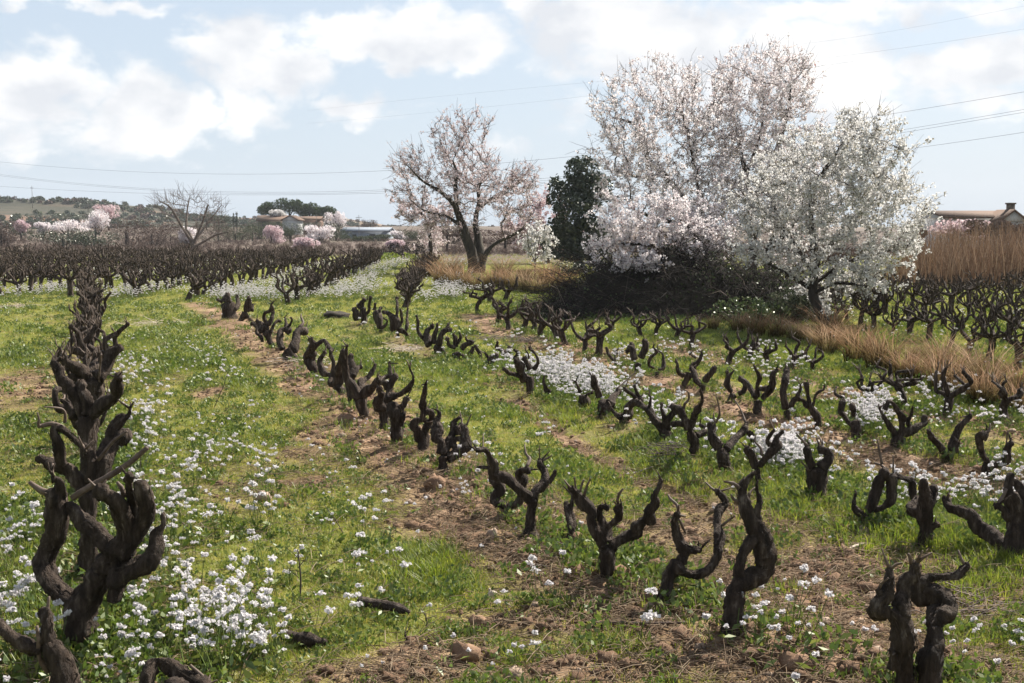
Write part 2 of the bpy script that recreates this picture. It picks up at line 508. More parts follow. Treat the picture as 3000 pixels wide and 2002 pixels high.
def soil_mask(x, y):
    """how bare the earth is, 0 grass .. 1 soil"""
    x, y = np.asarray(x, float), np.asarray(y, float)
    n = fbm(x * .9, y * .9, 3, 4)
    n2 = fbm(x * 3.1, y * 3.1, 8, 3)
    wide = {1: .25, 2: .62, 3: .42, 4: .70, 5: .5}
    s = np.zeros_like(x)
    for k, ln in ROWXY.items():
        d = dist_line(x, y, ln)
        s = np.maximum(s, sstep(wide[k] + .38, wide[k] - .30, d + (n - .5) * .8) * (.95 if k in (2, 4, 5) else .6))
    # worked strip at the near right, trodden strip at the far left
    c = G(2500, 1720)
    s = np.maximum(s, sstep(.25, .8, blob(x, y, c, 2.0, 1.25) * (.55 + .9 * n)))
    c = G(2050, 1560)
    s = np.maximum(s, .75 * sstep(.3, .85, blob(x, y, c, 1.1, .8) * (.5 + n)))
    c = G(20, 1150)
    s = np.maximum(s, .7 * sstep(.3, .9, blob(x, y, c, 1.7, 5) * (.5 + n)))
    c = G(950, 1290)
    s = np.maximum(s, .8 * sstep(.35, .85, blob(x, y, c, .55, 1.6) * (.5 + n)))
    for p, rx, ry in (((1250, 1930), .5, .3), ((1100, 1980), .7, .3), ((1640, 1830), .6, .25), ((900, 1420), .35, .35), ((620, 1150), .3, .8), ((1750, 1990), .7, .3)):
        s = np.maximum(s, .9 * sstep(.35, .8, blob(x, y, G(*p), rx, ry) * (.45 + 1.1 * n)))
    s = np.maximum(s, .95 * sstep(.24, .08, dist_line(x, y, FURROW) + (n2 - .5) * .25))
    s = np.maximum(s, .3 * sstep(.58, .74, n) * sstep(45, 30, y))
    s = np.clip(s + (n2 - .5) * .55 * sstep(.05, .3, s), 0, 1)
    return s * sstep(46, 36, y)


def zg(x, y):
    """ground height"""
    x, y = np.asarray(x, float), np.asarray(y, float)
    z = (fbm(x * .35, y * .35, 21, 3) - .5) * .10
    near = sstep(60, 35, y)
    for k in (2, 3, 4):
        d = dist_line(x, y, ROWXY[k])
        z = z + .065 * np.exp(-(d / .40) ** 2) * near
    d = dist_line(x, y, FURROW)
    sd = d * np.where(x > np.interp(y, FURROW[:, 1], FURROW[:, 0]), 1, -1)
    z = z - .06 * np.exp(-((sd + .06) / .10) ** 2) + .13 * sstep(-.02, .09, sd) * np.exp(-np.maximum(sd, 0) / .6) * (d < 3)
    far = sstep(130, 420, y)
    z = z * sstep(300, 90, np.hypot(x, y)) + far * 2.2 * (.3 + .7 * sstep(200, -200, x))
    return z


def zfine(x, y, s):
    c = fbm(x * 7, y * 7, 31, 3) - .5
    c2 = np.abs(fbm(x * 16, y * 16, 37, 2) - .5)
    return s * (c * .12 + c2 * .08) * sstep(40, 25, y)


def grid_lines(lo, hi, a, b, step, grow):
    core = list(np.arange(a, b + 1e-6, step))
    up, s = [], step
    v = core[-1]
    while v < hi:
        s *= grow; v += s; up.append(v)
    dn, s = [], step
    v = core[0]
    while v > lo:
        s *= grow; v -= s; dn.append(v)
    return np.array(dn[::-1] + core + up)


def make_ground():
    xs = grid_lines(-900, 900, -5.2, 5.2, .075, 1.04)
    ys = grid_lines(-80, 1000, 5.0, 15.5, .065, 1.03)
    X, Y = np.meshgrid(xs, ys)
    S = soil_mask(X, Y)
    Z = zg(X, Y) + zfine(X, Y, S)
    ny, nx = X.shape
    V = np.stack([X, Y, Z], -1).reshape(-1, 3)
    i, j = np.meshgrid(np.arange(ny - 1), np.arange(nx - 1), indexing='ij')
    Q = np.stack([i * nx + j, i * nx + j + 1, (i + 1) * nx + j + 1, (i + 1) * nx + j], -1).reshape(-1, 4)

    def b(nt, N, L, out):
        at_ = N("ShaderNodeAttribute"); at_.attribute_name = "soil"
        af = N("ShaderNodeAttribute"); af.attribute_name = "farfield"
        ay = N("ShaderNodeAttribute"); ay.attribute_name = "yellow"
        soil = ramp(nt, noise(nt, 2.2, 7, .62), [(.28, (.05, .028, .018)), (.46, (.15, .085, .052)), (.74, (.40, .27, .175))])
        thatch = ramp(nt, noise(nt, 5.5, 6, .65), [(.28, (.05, .068, .011)), (.5, (.118, .138, .023)), (.73, (.26, .225, .078))])
        ygrass = ramp(nt, noise(nt, 3.2, 6, .62), [(.28, (.085, .10, .015)), (.55, (.145, .145, .025)), (.75, (.22, .175, .055))])
        brown = ramp(nt, noise(nt, .06, 8, .65), [(.3, (.075, .055, .043)), (.5, (.11, .082, .066)), (.7, (.09, .08, .047))])
        def mix(f, a, c):
            m = N("ShaderNodeMix"); m.data_type = 'RGBA'
            L(f, m.inputs["Factor"]); L(a, m.inputs["A"]); L(c, m.inputs["B"])
            return m.outputs["Result"]
        c = mix(ay.outputs["Fac"], thatch, ygrass)
        c = mix(at_.outputs["Fac"], c, soil)
        c = mix(af.outputs["Fac"], c, brown)
        p = N("ShaderNodeBsdfPrincipled")
        p.inputs["Roughness"].default_value = .95
        p.inputs["Specular IOR Level"].default_value = .15
        L(c, p.inputs["Base Color"])
        L(bump(nt, noise(nt, 18, 6, .7), .8, .03), p.inputs["Normal"])
        L(p.outputs[0], out.inputs[0])
    m = material("vineyard_ground", b)
    me = mesh_np("ground", V, Q, None, m, True)
    xf, yf = X.ravel(), Y.ravel()
    far = sstep(78, 92, yf + (vnoise(xf * .05, yf * .05, 5) - .5) * 30) * (1 - sstep(5, -5, yf))
    yel = np.clip(sstep(28, 40, yf) * .9 + sstep(.42, .66, fbm(xf * .25, yf * .25, 77, 3)) * .8, 0, 1)
    for nme, v in (("soil", S.ravel()), ("farfield", far), ("yellow", yel)):
        a = me.attributes.new(nme, 'FLOAT', 'POINT'); a.data.foreach_set("value", v.astype(np.float32))
    return tag(link("ground", me), kind="structure")


make_ground()


def on_ground(x, y):
    return zg(x, y) + zfine(np.asarray(x, float), np.asarray(y, float), soil_mask(x, y))


def surf_at(px, py):
    """where the line of sight through a photograph pixel meets the uneven ground"""
    z = 0.0
    for _ in range(4):
        p = ground_at(px, py, z)
        z = .3 * z + .7 * float(on_ground(np.array([p[0]]), np.array([p[1]]))[0])
    return ground_at(px, py, z)


# hills behind: each a ridge with a traced crest at its own distance
def hill(name, prof, D, mat, depth=160, seed=1, back=200):
    """prof: crest as photograph pixels; the hill rises from the plain to it at distance D"""
    pts = [at(px, py, D) for px, py in prof]
    hx = np.array([p[0] for p in pts]); hz = np.array([p[2] for p in pts])
    xs = np.linspace(hx[0], hx[-1], 240)
    crest = np.interp(xs, hx, hz)
    crest = crest + (fbm(xs * .05, xs * 0, seed, 4) - .5) * 1.0 * np.clip(crest / 6, 0, 1)
    ts = np.linspace(0, 1, 36)
    V = []
    for t in ts:
        if t < .6:
            u = t / .6
            y = D - depth * (1 - u)
            h = u ** 1.5 * (1 - .12 * np.sin(u * 9))
        else:
            u = (t - .6) / .4
            y = D + back * u
            h = 1 - .75 * u ** 2
        yy = np.full_like(xs, y)
        n = (fbm(xs * .03, yy * .03, seed + 3, 4) - .5) * 2.2 * (h if t < .6 else h * .2) * (1 - (abs(t - .6) < .03))
        scale = y / D if t <= .6 else 1
        V.append(np.stack([xs * (1 if t > .6 else .35 + .65 * scale), yy, np.maximum(crest, 1) * h + n * .6 - 1.0 * (1 - min(1, t / .15))], -1))
    V = np.array(V)
    nt_, nx = V.shape[:2]
    i, j = np.meshgrid(np.arange(nt_ - 1), np.arange(nx - 1), indexing='ij')
    Q = np.stack([i * nx + j, i * nx + j + 1, (i + 1) * nx + j + 1, (i + 1) * nx + j], -1).reshape(-1, 4)
    return tag(link(name, mesh_np(name, V.reshape(-1, 3), Q, None, mat, True)), kind="structure")


M['hill'] = rough_mat("scrubby_hillside", [(.34, (.022, .023, .014)), (.50, (.043, .040, .024)), (.58, (.075, .055, .037)), (.68, (.19, .105, .068))], .045, 9, .9, .8, .95, stretch=(.22, 1, 5.5), bump_scale=.4)
M['ridge'] = rough_mat("red_earth_ridge", [(.3, (.07, .06, .04)), (.5, (.14, .10, .065)), (.68, (.26, .16, .105))], .03, 8, .7, .8, .95, stretch=(.4, 1, 3), bump_scale=.3)
hill("hill", [(-1900, 640), (-1200, 600), (-500, 580), (-100, 585), (0, 586), (120, 589), (240, 592), (318, 598), (350, 608), (385, 620), (430, 626), (520, 640), (640, 652), (800, 662), (900, 672)], 430, M['hill'], seed=4)
hill("hill", [(300, 640), (420, 628), (560, 630), (640, 636), (720, 640), (800, 640), (900, 640), (985, 640), (1060, 655), (1120, 668), (1300, 672), (1700, 668), (2200, 664), (2700, 668), (3300, 640), (4300, 620)], 620, M['ridge'], seed=9, depth=240)


# ---------------------------------------------------------------- stuff: many small plants spread by geometry nodes
def instancer(name, P, protos, rot=None, scale=None, idx=None, label=None):
    P = np.asarray(P, np.float32).reshape(-1, 3)
    n = len(P)
    rot = np.stack([rng.normal(0, .12, n), rng.normal(0, .12, n), rng.uniform(0, 6.283, n)], -1) if rot is None else rot
    scale = rng.uniform(.7, 1.3, n) if scale is None else scale
    idx = rng.integers(0, len(protos), n) if idx is None else idx
    me = bpy.data.meshes.new(name)
    me.vertices.add(n); me.vertices.foreach_set("co", P.ravel())
    a = me.attributes.new("turn", 'FLOAT_VECTOR', 'POINT'); a.data.foreach_set("vector", np.asarray(rot, np.float32).ravel())
    a = me.attributes.new("size", 'FLOAT', 'POINT'); a.data.foreach_set("value", np.asarray(scale, np.float32))
    a = me.attributes.new("pick", 'INT', 'POINT'); a.data.foreach_set("value", np.asarray(idx, np.int32))
    c = bpy.data.collections.new(name + "_kinds")
    for q, pm in enumerate(protos):
        po = bpy.data.objects.new(f"{name}_{q:02d}", pm)
        c.objects.link(po)
    ng = bpy.data.node_groups.new(name, 'GeometryNodeTree')
    ng.interface.new_socket(name="Geometry", in_out='INPUT', socket_type='NodeSocketGeometry')
    ng.interface.new_socket(name="Geometry", in_out='OUTPUT', socket_type='NodeSocketGeometry')
    N, L = ng.nodes.new, ng.links.new
    gi, go = N("NodeGroupInput"), N("NodeGroupOutput")
    ci = N("GeometryNodeCollectionInfo")
    ci.inputs["Collection"].default_value = c
    ci.inputs["Separate Children"].default_value = True
    ci.inputs["Reset Children"].default_value = True

    def attr(nm, ty):
        q = N("GeometryNodeInputNamedAttribute"); q.data_type = ty
        q.inputs["Name"].default_value = nm
        return next(s for s in q.outputs if s.enabled)
    ip = N("GeometryNodeInstanceOnPoints")
    ip.inputs["Pick Instance"].default_value = True
    er = N("FunctionNodeEulerToRotation")
    L(attr("turn", 'FLOAT_VECTOR'), er.inputs[0])
    L(gi.outputs[0], ip.inputs["Points"]); L(ci.outputs[0], ip.inputs["Instance"])
    L(attr("pick", 'INT'), ip.inputs["Instance Index"])
    L(er.outputs[0], ip.inputs["Rotation"]); L(attr("size", 'FLOAT'), ip.inputs["Scale"])
    L(ip.outputs[0], go.inputs[0])
    o = link(name, me)
    md = o.modifiers.new("spread", 'NODES'); md.node_group = ng
    return tag(o, label, kind="stuff")


def blades(rg, n, spread, hmin, hmax, width, lean=.5, segs=2, mat=None, name="grass_tuft"):
    """a tuft of tapering bent blades"""
    mb = MB()
    a = rg.uniform(0, 6.283, n); r = spread * np.sqrt(rg.random(n))
    base = np.stack([r * np.cos(a), r * np.sin(a), np.full(n, -.01)], -1)
    h = rg.uniform(hmin, hmax, n)
    b = a + rg.normal(0, .9, n)
    out = np.stack([np.cos(b), np.sin(b), np.zeros(n)], -1)
    side = np.stack([-np.sin(b), np.cos(b), np.zeros(n)], -1)
    le = h * rg.uniform(.15, 1, n) * lean
    w = width * rg.uniform(.7, 1.3, n)
    rows = []
    for k in range(segs + 1):
        t = k / segs
        c = base + out * (le * t ** 2)[:, None] + np.array([0, 0, 1.0]) * (h * (t - .25 * lean * t * t))[:, None]
        ww = (w * (1 - t) ** .7 * .5 + .0004)[:, None]
        rows += [c - side * ww, c + side * ww]
    V = np.stack(rows, 1)
    m = 2 * (segs + 1)
    Q = []
    for k in range(segs):
        Q.append(np.arange(n)[:, None] * m + np.array([2 * k, 2 * k + 1, 2 * k + 3, 2 * k + 2])[None])
    mb.add(V.reshape(-1, 3), np.concatenate(Q))
    return mb


def flower_plant(rg, nst, h0, h1, spread, head, nf):
    """white wall rocket: thin stems, each with a dome of small white flowers"""
    st, pe, lf = MB(), MB(), MB()
    for _ in range(nst):
        a = rg.uniform(0, 6.283); r = spread * math.sqrt(rg.random()); h = rg.uniform(h0, h1)
        b0 = np.array([r * .35 * math.cos(a), r * .35 * math.sin(a), -.01])
        top = np.array([r * math.cos(a), r * math.sin(a), h])
        mid = (b0 + top) / 2 + rg.normal(0, .015, 3)
        st.tube([b0, mid, top], [.0022, .0018, .0014], 3, closed=False)
        n = rg.integers(nf // 2, nf + 1)
        hs = head * rg.uniform(.45, 1.15)
        d = rg.normal(size=(n, 3)); d[:, 2] = np.abs(d[:, 2]) * .8
        d /= np.linalg.norm(d, axis=1)[:, None]
        C = top + d * hs * rg.uniform(.35, 1, n)[:, None]
        pe.leaves(C, .0155, rg, .95, .55, d); pe.leaves(C, .014, rg, .9, .3, d)
    n = nst * 3
    a = rg.uniform(0, 6.283, n); r = spread * np.sqrt(rg.random(n))
    lf.leaves(np.stack([r * np.cos(a), r * np.sin(a), rg.uniform(.01, h0 * .6, n)], -1), .055, rg, .35)
    mb = MB()
    V4 = []
    me = bpy.data.meshes.new("flower_plant")
    parts = [(st, 0), (lf, 1), (pe, 2)]
    V, Q, mi, off = [], [], [], 0
    for p, k in parts:
        v = np.vstack(p.V); q = np.vstack(p.Q)
        V.append(v); Q.append(q + off); mi += [k] * len(q); off += len(v)
    me = mesh_np("flower_plant", np.vstack(V), np.vstack(Q))
    for m in (M['stem'], M['weed'], M['petal']): me.materials.append(m)
    me.polygons.foreach_set("material_index", np.array(mi, np.int32))
    return me


def frustum_points(n, y0, y1, power=1.0, margin=1.42, pow_y=1.0):
    y = y0 + (y1 - y0) * rng.random(n) ** pow_y
    hw = .43 * margin * y + .4
    x = rng.uniform(-1, 1, n) * hw
    return x, y


# flowers: where the white drifts grow (photograph pixel centre, spread in pixels, how many)
DRIFTS = [(620, 1880, 110, 55, 105), (700, 1930, 80, 40, 50), (490, 1620, 45, 90, 60), (560, 1480, 70, 70, 45), (450, 1540, 40, 80, 38), (400, 1960, 90, 40, 36), (20, 1580, 45, 60, 40),
          (60, 1800, 50, 120, 42), (420, 1330, 45, 60, 55), (400, 1210, 40, 60, 55), (380, 1120, 35, 50, 45), (600, 1090, 50, 45, 60), (680, 1350, 80, 80, 45), (800, 1620, 120, 110, 40),
          (950, 1560, 70, 100, 26), (1610, 1115, 55, 20, 230), (1690, 1150, 50, 22, 190), (1760, 1175, 50, 20, 150), (1900, 1240, 50, 25, 95), (1960, 1300, 40, 30, 45), (2285, 1370, 45, 30, 240),
          (2150, 1350, 50, 30, 36), (2430, 1400, 60, 35, 44), (2620, 1485, 50, 12, 60), (2850, 1480, 70, 18, 75), (2950, 1530, 60, 25, 30), (2550, 1245, 28, 26, 180), (2760, 1200, 60, 22, 90),
          (2900, 1240, 80, 26, 70), (2240, 1090, 45, 25, 70), (2000, 1060, 60, 22, 50), (1900, 1070, 40, 20, 45), (1500, 1070, 50, 25, 60), (1830, 1080, 30, 18, 30), (2350, 1190, 40, 25, 35),
          (2200, 1930, 70, 40, 26), (2600, 1960, 110, 40, 10), (2900, 1960, 90, 40, 12), (1450, 1900, 160, 70, 14), (1100, 1850, 120, 80, 14), (1450, 1350, 80, 50, 30), (1350, 1470, 60, 40, 22),
          (1340, 860, 45, 12, 130), (1230, 880, 35, 10, 110), (1100, 850, 60, 14, 160), (950, 855, 80, 10, 300), (800, 875, 70, 8, 240), (700, 880, 60, 8, 150), (880, 835, 60, 8, 130),
          (400, 862, 110, 4, 150), (150, 866, 140, 4, 150), (1040, 800, 30, 8, 130), (1110, 790, 25, 7, 110), (700, 862, 90, 5, 160), (1280, 1000, 80, 30, 40), (2950, 1430, 60, 30, 30)]


def spread_plants():
    rg = np.random.default_rng(5)
    # fine sward
    short = [blades(rg, 18, .08, .018, .055, .0042, .9).mesh("grass_tuft", M['grass'], False) for _ in range(4)]
    lush = [blades(rg, 18, .065, .035, .095, .0046, .8).mesh("grass_tuft", M['lush'], False) for _ in range(3)]
    straw = []
    for _ in range(2):
        mb = MB()
        n = 7
        for _ in range(n):
            p = np.array([rg.uniform(-.08, .08), rg.uniform(-.08, .08), rg.uniform(.0, .025)])
            a = rg.uniform(0, 6.28); l = rg.uniform(.03, .14)
            d = np.array([math.cos(a), math.sin(a), rg.uniform(-.1, .25)]) * l
            mb.tube([p, p + d * .5 + [0, 0, .006], p + d], [.0016, .0018, .0012], 3, closed=False)
        straw.append(mb.mesh("straw", M['straw'], False))
    weeds = []
    for _ in range(3):
        mb = MB(); n = 34
        a = rg.uniform(0, 6.283, n); r = .10 * np.sqrt(rg.random(n))
        mb.leaves(np.stack([r * np.cos(a), r * np.sin(a), .01 + rg.random(n) * .07], -1), .042, rg, .5, .5, (0, 0, 1))
        weeds.append(mb.mesh("weed", M['weed'], False))
    protos = short + lush + straw + weeds
    P, I, S = [], [], []

    def put(x, y, idx, sc):
        P.append(np.stack([x, y, on_ground(x, y)], -1)); I.append(idx); S.append(sc)
    for (y0, y1, n, sc) in ((5.2, 9, 38000, .78), (9, 15, 60000, .88), (15, 24, 76000, 1.02), (24, 40, 76000, 1.25)):
        x, y = frustum_points(n, y0, y1)
        s = soil_mask(x, y)
        g = fbm(x * .55, y * .55, 55, 3)
        g2 = fbm(x * 2.2, y * 2.2, 61, 2)
        keep = rng.random(n) > np.clip(s * 1.35, 0, .955)
        keep &= rng.random(n) < .45 + 1.1 * g2
        lushness = sstep(.47, .66, g * .6 + g2 * .4) * sstep(60, 20, y)
        u = rng.random(n)
        idx = np.where(u < .14 + .42 * lushness, 4 + rng.integers(0, 3, n), rng.integers(0, 4, n))
        idx = np.where(rng.random(n) < .05, 9 + rng.integers(0, 3, n), idx)
        put(x[keep], y[keep], idx[keep], (sc * rng.uniform(.65, 1.35, n) * (.8 + .5 * lushness))[keep])
    for (y0, y1, n) in ((5.2, 12, 12000), (12, 30, 15000)):
        x, y = frustum_points(n, y0, y1)
        s = soil_mask(x, y)
        keep = rng.random(n) < .10 + s
        put(x[keep], y[keep], 7 + rng.integers(0, 2, n)[keep], rng.uniform(.8, 1.5, n)[keep])
    # taller growth at the foot of the vines and at the mound
    for k in (1, 2, 3, 4, 5):
        ln = ROWXY[k]
        for q in range(150):
            t = rng.random() * (len(ln) - 1); a = int(t); f = t - a
            c = ln[a] * (1 - f) + ln[a + 1] * f
            if rng.random() > (.9 if k in (1, 3) else .5): continue
            m = rng.integers(5, 18)
            x = c[0] + rng.normal(.05, .2, m); y = c[1] + rng.normal(.14, .16, m)
            put(x, y, np.where(rng.random(m) < .7, 4 + rng.integers(0, 3, m), 9 + rng.integers(0, 3, m)), rng.uniform(.9, 1.4, m))
    for (px, py, sx, sy, n) in ((1950, 985, 190, 14, 1500), (1600, 890, 70, 14, 500), (2300, 1040, 90, 22, 600), (1500, 880, 60, 12, 400), (2700, 1560, 130, 40, 700), (2900, 1650, 80, 60, 600),
                                (2300, 1460, 70, 40, 300), (1940, 1330, 60, 40, 260), (1700, 1200, 90, 25, 350), (1300, 1100, 60, 20, 200), (450, 1000, 80, 60, 400), (1250, 1660, 50, 30, 160), (60, 1700, 60, 120, 260)):
        qx, qy = rng.normal(px, sx, n), rng.normal(py, sy, n)
        g = np.array([ground_at(a, max(b, 720))[:2] for a, b in zip(qx, qy)])
        put(g[:, 0], g[:, 1], 4 + rng.integers(0, 3, n), rng.uniform(1.0, 1.7, n))
    # beyond the cross path
    x, y = frustum_points(30000, 40, 95, pow_y=1.4)
    put(x, y, np.where(rng.random(30000) < .5, rng.integers(0, 4, 30000), 4 + rng.integers(0, 3, 30000)), rng.uniform(1.2, 2.2, 30000))
    instancer("grass", np.concatenate(P), protos, scale=np.concatenate(S), idx=np.concatenate(I), label="short green and yellowing grass with weeds growing between the vine rows")

    # lumps of earth and gravel on the worked soil
    lumps = []
    for q in range(5):
        mb = MB(); lump(mb, (0, 0, 0), (.5, .42, .33), rg, 7, 5, .6)
        lumps.append(mb.mesh("clod", M['clod'] if q < 4 else M['stone'], False))
    x, y = frustum_points(76000, 5.2, 26, pow_y=1.2)
    s = soil_mask(x, y)
    k = rng.random(len(x)) < s * s
    x, y = x[k], y[k]
    instancer("soil_clods", np.stack([x, y, on_ground(x, y)], -1), lumps, scale=np.minimum(.014 + rng.exponential(.022, len(x)), .12),
              idx=np.where(rng.random(len(x)) < .93, rng.integers(0, 4, len(x)), 4), label="loose lumps of reddish earth and gravel under the vines")

    # white flowers
    fl = [flower_plant(rg, 3, .10, .22, .10, .025, 30), flower_plant(rg, 6, .12, .27, .14, .023, 26), flower_plant(rg, 1, .07, .15, .03, .026, 30), flower_plant(rg, 3, .09, .19, .12, .018, 18)]
    F, FI, FS = [], [], []
    for (px, py, sx, sy, n) in DRIFTS:
        n = max(6, int(n * (.42 if py < 900 else (.62 if n >= 150 else .34))))
        qx, qy = rng.normal(px, sx, n), rng.normal(py, sy, n)
        g = np.array([ground_at(a, max(b, 735))[:2] for a, b in zip(qx, qy)])
        F.append(np.stack([g[:, 0], g[:, 1], on_ground(g[:, 0], g[:, 1])], -1))
        big = py < 900
        FI.append(rng.choice([0, 1, 2, 3], n, p=[.2, .5, .05, .25] if big else [.3, .25, .2, .25]))
        FS.append(rng.uniform(.8, 1.35, n) if big else rng.uniform(.65, 1.5, n))
    for (y0, y1, n) in ((5.5, 10, 40), (10, 18, 120), (18, 36, 300)):
        x, y = frustum_points(n, y0, y1)
        F.append(np.stack([x, y, on_ground(x, y)], -1)); FI.append(rng.choice([2, 3, 0], n, p=[.6, .25, .15])); FS.append(rng.uniform(.6, 1.05, n))
    for k in range(9):                      # along the rows of the block beyond the path
        n = 260 if k < 5 else 220
        y = 36 + 38 * rng.random(n) ** 1.3
        x = -1.9 - 3.45 * k + rng.normal(0, .38, n) - (y - 35) * .04
        F.append(np.stack([x, y, on_ground(x, y)], -1)); FI.append(rng.choice([1, 0], n)); FS.append(rng.uniform(.9, 1.5, n))
    n = 220
    x, y = rng.uniform(7.6, 20, n), rng.uniform(17, 43, n)
    F.append(np.stack([x, y, on_ground(x, y)], -1)); FI.append(rng.integers(0, 4, n)); FS.append(rng.uniform(.7, 1.2, n))
    instancer("white_wildflowers", np.concatenate(F), fl, scale=np.concatenate(FS), idx=np.concatenate(FI), label="white wild rocket in flower, drifting along the vine rows")


def lump(mb, c, r, rg, nu=10, nv=7, rough=.2):
    """an uneven rounded stone"""
    th = np.arange(nu) / nu * 2 * math.pi
    f = rg.uniform(0, 6.28, 6)
    V = []
    for j in range(1, nv):
        ph = math.pi * j / nv
        for t in th:
            k = 1 + rough * (.5 * math.sin(2 * t + f[0]) * math.sin(ph + f[1]) + .45 * math.sin(3 * t + f[2] + ph * 2) + .5 * (rg.random() - .5))
            V.append((math.sin(ph) * math.cos(t) * k, math.sin(ph) * math.sin(t) * k, math.cos(ph) * k))
    V += [(0, 0, 1), (0, 0, -1)]
    V = np.array(V) * np.array(r) + np.array(c)
    m = nv - 1
    Q = [(j * nu + i, j * nu + (i + 1) % nu, (j + 1) * nu + (i + 1) % nu, (j + 1) * nu + i) for j in range(m - 1) for i in range(nu)]
    Q = [q[::-1] for q in Q]
    T = [(m * nu, i, (i + 1) % nu) for i in range(nu)] + [(m * nu + 1, (m - 1) * nu + (i + 1) % nu, (m - 1) * nu + i) for i in range(nu)]
    mb.add(V, Q, T)


spread_plants()

# ---------------------------------------------------------------- the old bush vines
CROPS = {'C1': (0, 1250, .4794), 'C2': (1350, 1250, .3188), 'C3': (1850, 1350, .3509), 'C4': (2400, 1350, .4158), 'C5': (900, 950, .3189), 'C6': (600, 800, .2551),
         'D1': (1400, 970, .2551), 'D2': (1850, 1100, .2551), 'D3': (2300, 1050, .2979), 'D4': (1750, 880, .2553), 'D5': (1000, 780, .236), 'D6': (50, 820, .370), 'F': (0, 1300, .4476)}
VINE_GROUP = "old bush vines in the rows of the near field"


def parse(crop, spec):
    ox, oy, k = CROPS[crop]
    out = []
    for s in spec.split('|'):
        s = s.strip()
        kind, rest = s[0], s[1:]
        pts = [tuple(float(v) for v in q.split(',')) for q in rest.split(';') if q.strip()]
        out.append((kind, [(ox + x * k, oy + y * k, r * k) for x, y, r in pts]))
    return out


def shaped_vine(crop, label, spec, flat=1.0, group=VINE_GROUP, fat=1.0):
    """a vine whose trunk and arms follow its own outline, given real depth by letting the arms reach towards and away from us"""
    strokes = parse(crop, spec)
    bx, by, _ = strokes[0][1][0]
    base = surf_at(bx, by - 4)
    d0 = depth_of(base)
    near = d0 < 13
    rg = np.random.default_rng(abs(hash_(label)) % 99991)
    root = empty("grape_vine", base, label, "vine", group)
    done = []      # (x, y, depth) already placed
    sides = 14 if d0 < 9 else (11 if near else 8)
    for kind, pts in strokes:
        x0, y0, _ = pts[0]
        if done:
            q = min(done, key=lambda e: (e[0] - x0) ** 2 + (e[1] - y0) ** 2)
            ds = q[2]
        else:
            ds = d0
        L = np.concatenate([[0], np.cumsum([math.hypot(b[0] - a[0], b[1] - a[1]) for a, b in zip(pts[:-1], pts[1:])])]) * d0 / FPX
        if kind == 't':
            if len(done) == 0: pts = [(pts[0][0], pts[0][1] + .05 * FPX / d0, pts[0][2])] + pts; L = np.concatenate([[0], L + .03])
            slope, wob = rg.normal(0, .10), .02
        elif kind == 'a':
            slope, wob = rg.choice([-1, 1]) * rg.uniform(.15, .75) * flat, .035
        else:
            slope, wob = rg.normal(0, .5) * flat, .01
        f = rg.uniform(0, 6.28)
        P, Rr = [], []
        close = None
        if kind == 'a' and done and len(pts) > 3:      # an arm that grows back into the wood ends there
            xe, ye, re = pts[-1]
            q = min(done, key=lambda e: (e[0] - xe) ** 2 + (e[1] - ye) ** 2)
            if math.hypot(q[0] - xe, q[1] - ye) < re * 2.2 and math.hypot(q[0] - x0, q[1] - y0) > re * 3: close = q[2]
        for (x, y, r), l in zip(pts, L):
            d = ds + slope * l + wob * (math.sin(l * 11 + f) - math.sin(f))
            if close is not None: d = ds + (close - ds) * l / L[-1]
            P.append(at(x, y, d)); Rr.append(r * d / FPX * fat)
            done.append((x, y, d))
        mb = MB()
        thick = max(np.mean(Rr), .004)
        if kind == 'c':
            mb.tube(P, Rr, 6, .10, step=max(.02, thick * 2.2), seed=int(rg.integers(1e6)))
            mb.build("cane", M['cane'], root, True, base)
        else:
            if kind == 'a' and close is None and Rr[-2] > .011: Rr[-1] = max(Rr[-1], .62 * Rr[-2])
            mb.tube(P, knobs(Rr, rg), sides, .30 if kind == 't' else .27, step=thick * (.36 if near else .7), seed=int(rg.integers(1e6)), twist=.22)
            if kind == 'a' and close is None and Rr[-1] > .008:      # pruning head
                k = Rr[-1] * rg.uniform(.95, 1.3)
                lump(mb, np.array(P[-1]), (k, k, k * 1.1), rg, 9, 7, .45)
            if near and thick > .014: flakes(mb, P, Rr, rg)
            mb.build("trunk" if kind == 't' else "arm", M['bark'], root, True, base)
            if kind == 'a' and close is None and rg.random() < .8:
                e, rr = np.array(P[-1]), float(Rr[-1])
                sp = MB()
                for _ in range(rg.integers(1, 4)):
                    d = rg.normal(size=3) * .6 + np.array([0, 0, .9]); d /= np.linalg.norm(d)
                    l = rg.uniform(.03, .11)
                    q0 = e - d * rr * .5
                    sp.tube([q0, q0 + d * (rr + l * .5) + rg.normal(0, .006, 3), q0 + d * (rr + l)], [.008, .007, .004], 4)
                sp.build("spurs", M['cane'] if rg.random() < .4 else M['bark'], root, True, base)
    return root


def flakes(mb, P, Rr, rg):
    """strips of old bark peeling away along the limb"""
    Q, q = resample(np.array(P), np.array(Rr), .012)
    n = int(len(Q) * (q.mean() / .035) * 1.5)
    for _ in range(n):
        i = rg.integers(1, len(Q) - 1)
        t = Q[min(i + 1, len(Q) - 1)] - Q[i - 1]; t /= np.linalg.norm(t) + 1e-9
        o = np.cross(t, rg.normal(size=3)); o /= np.linalg.norm(o) + 1e-9
        s_ = np.cross(t, o)
        l, w = rg.uniform(.015, .05), rg.uniform(.002, .006)
        c = Q[i] + o * q[i] * rg.uniform(.95, 1.08)
        lift = o * rg.uniform(.002, .012)
        mb.add([c - t * l - s_ * w * .4 + lift * 1.2, c - s_ * w, c + t * l - s_ * w * .3 + lift, c + t * l + s_ * w * .3 + lift, c + s_ * w, c - t * l + s_ * w * .4 + lift * 1.2], [(0, 1, 4, 5), (1, 2, 3, 4)])


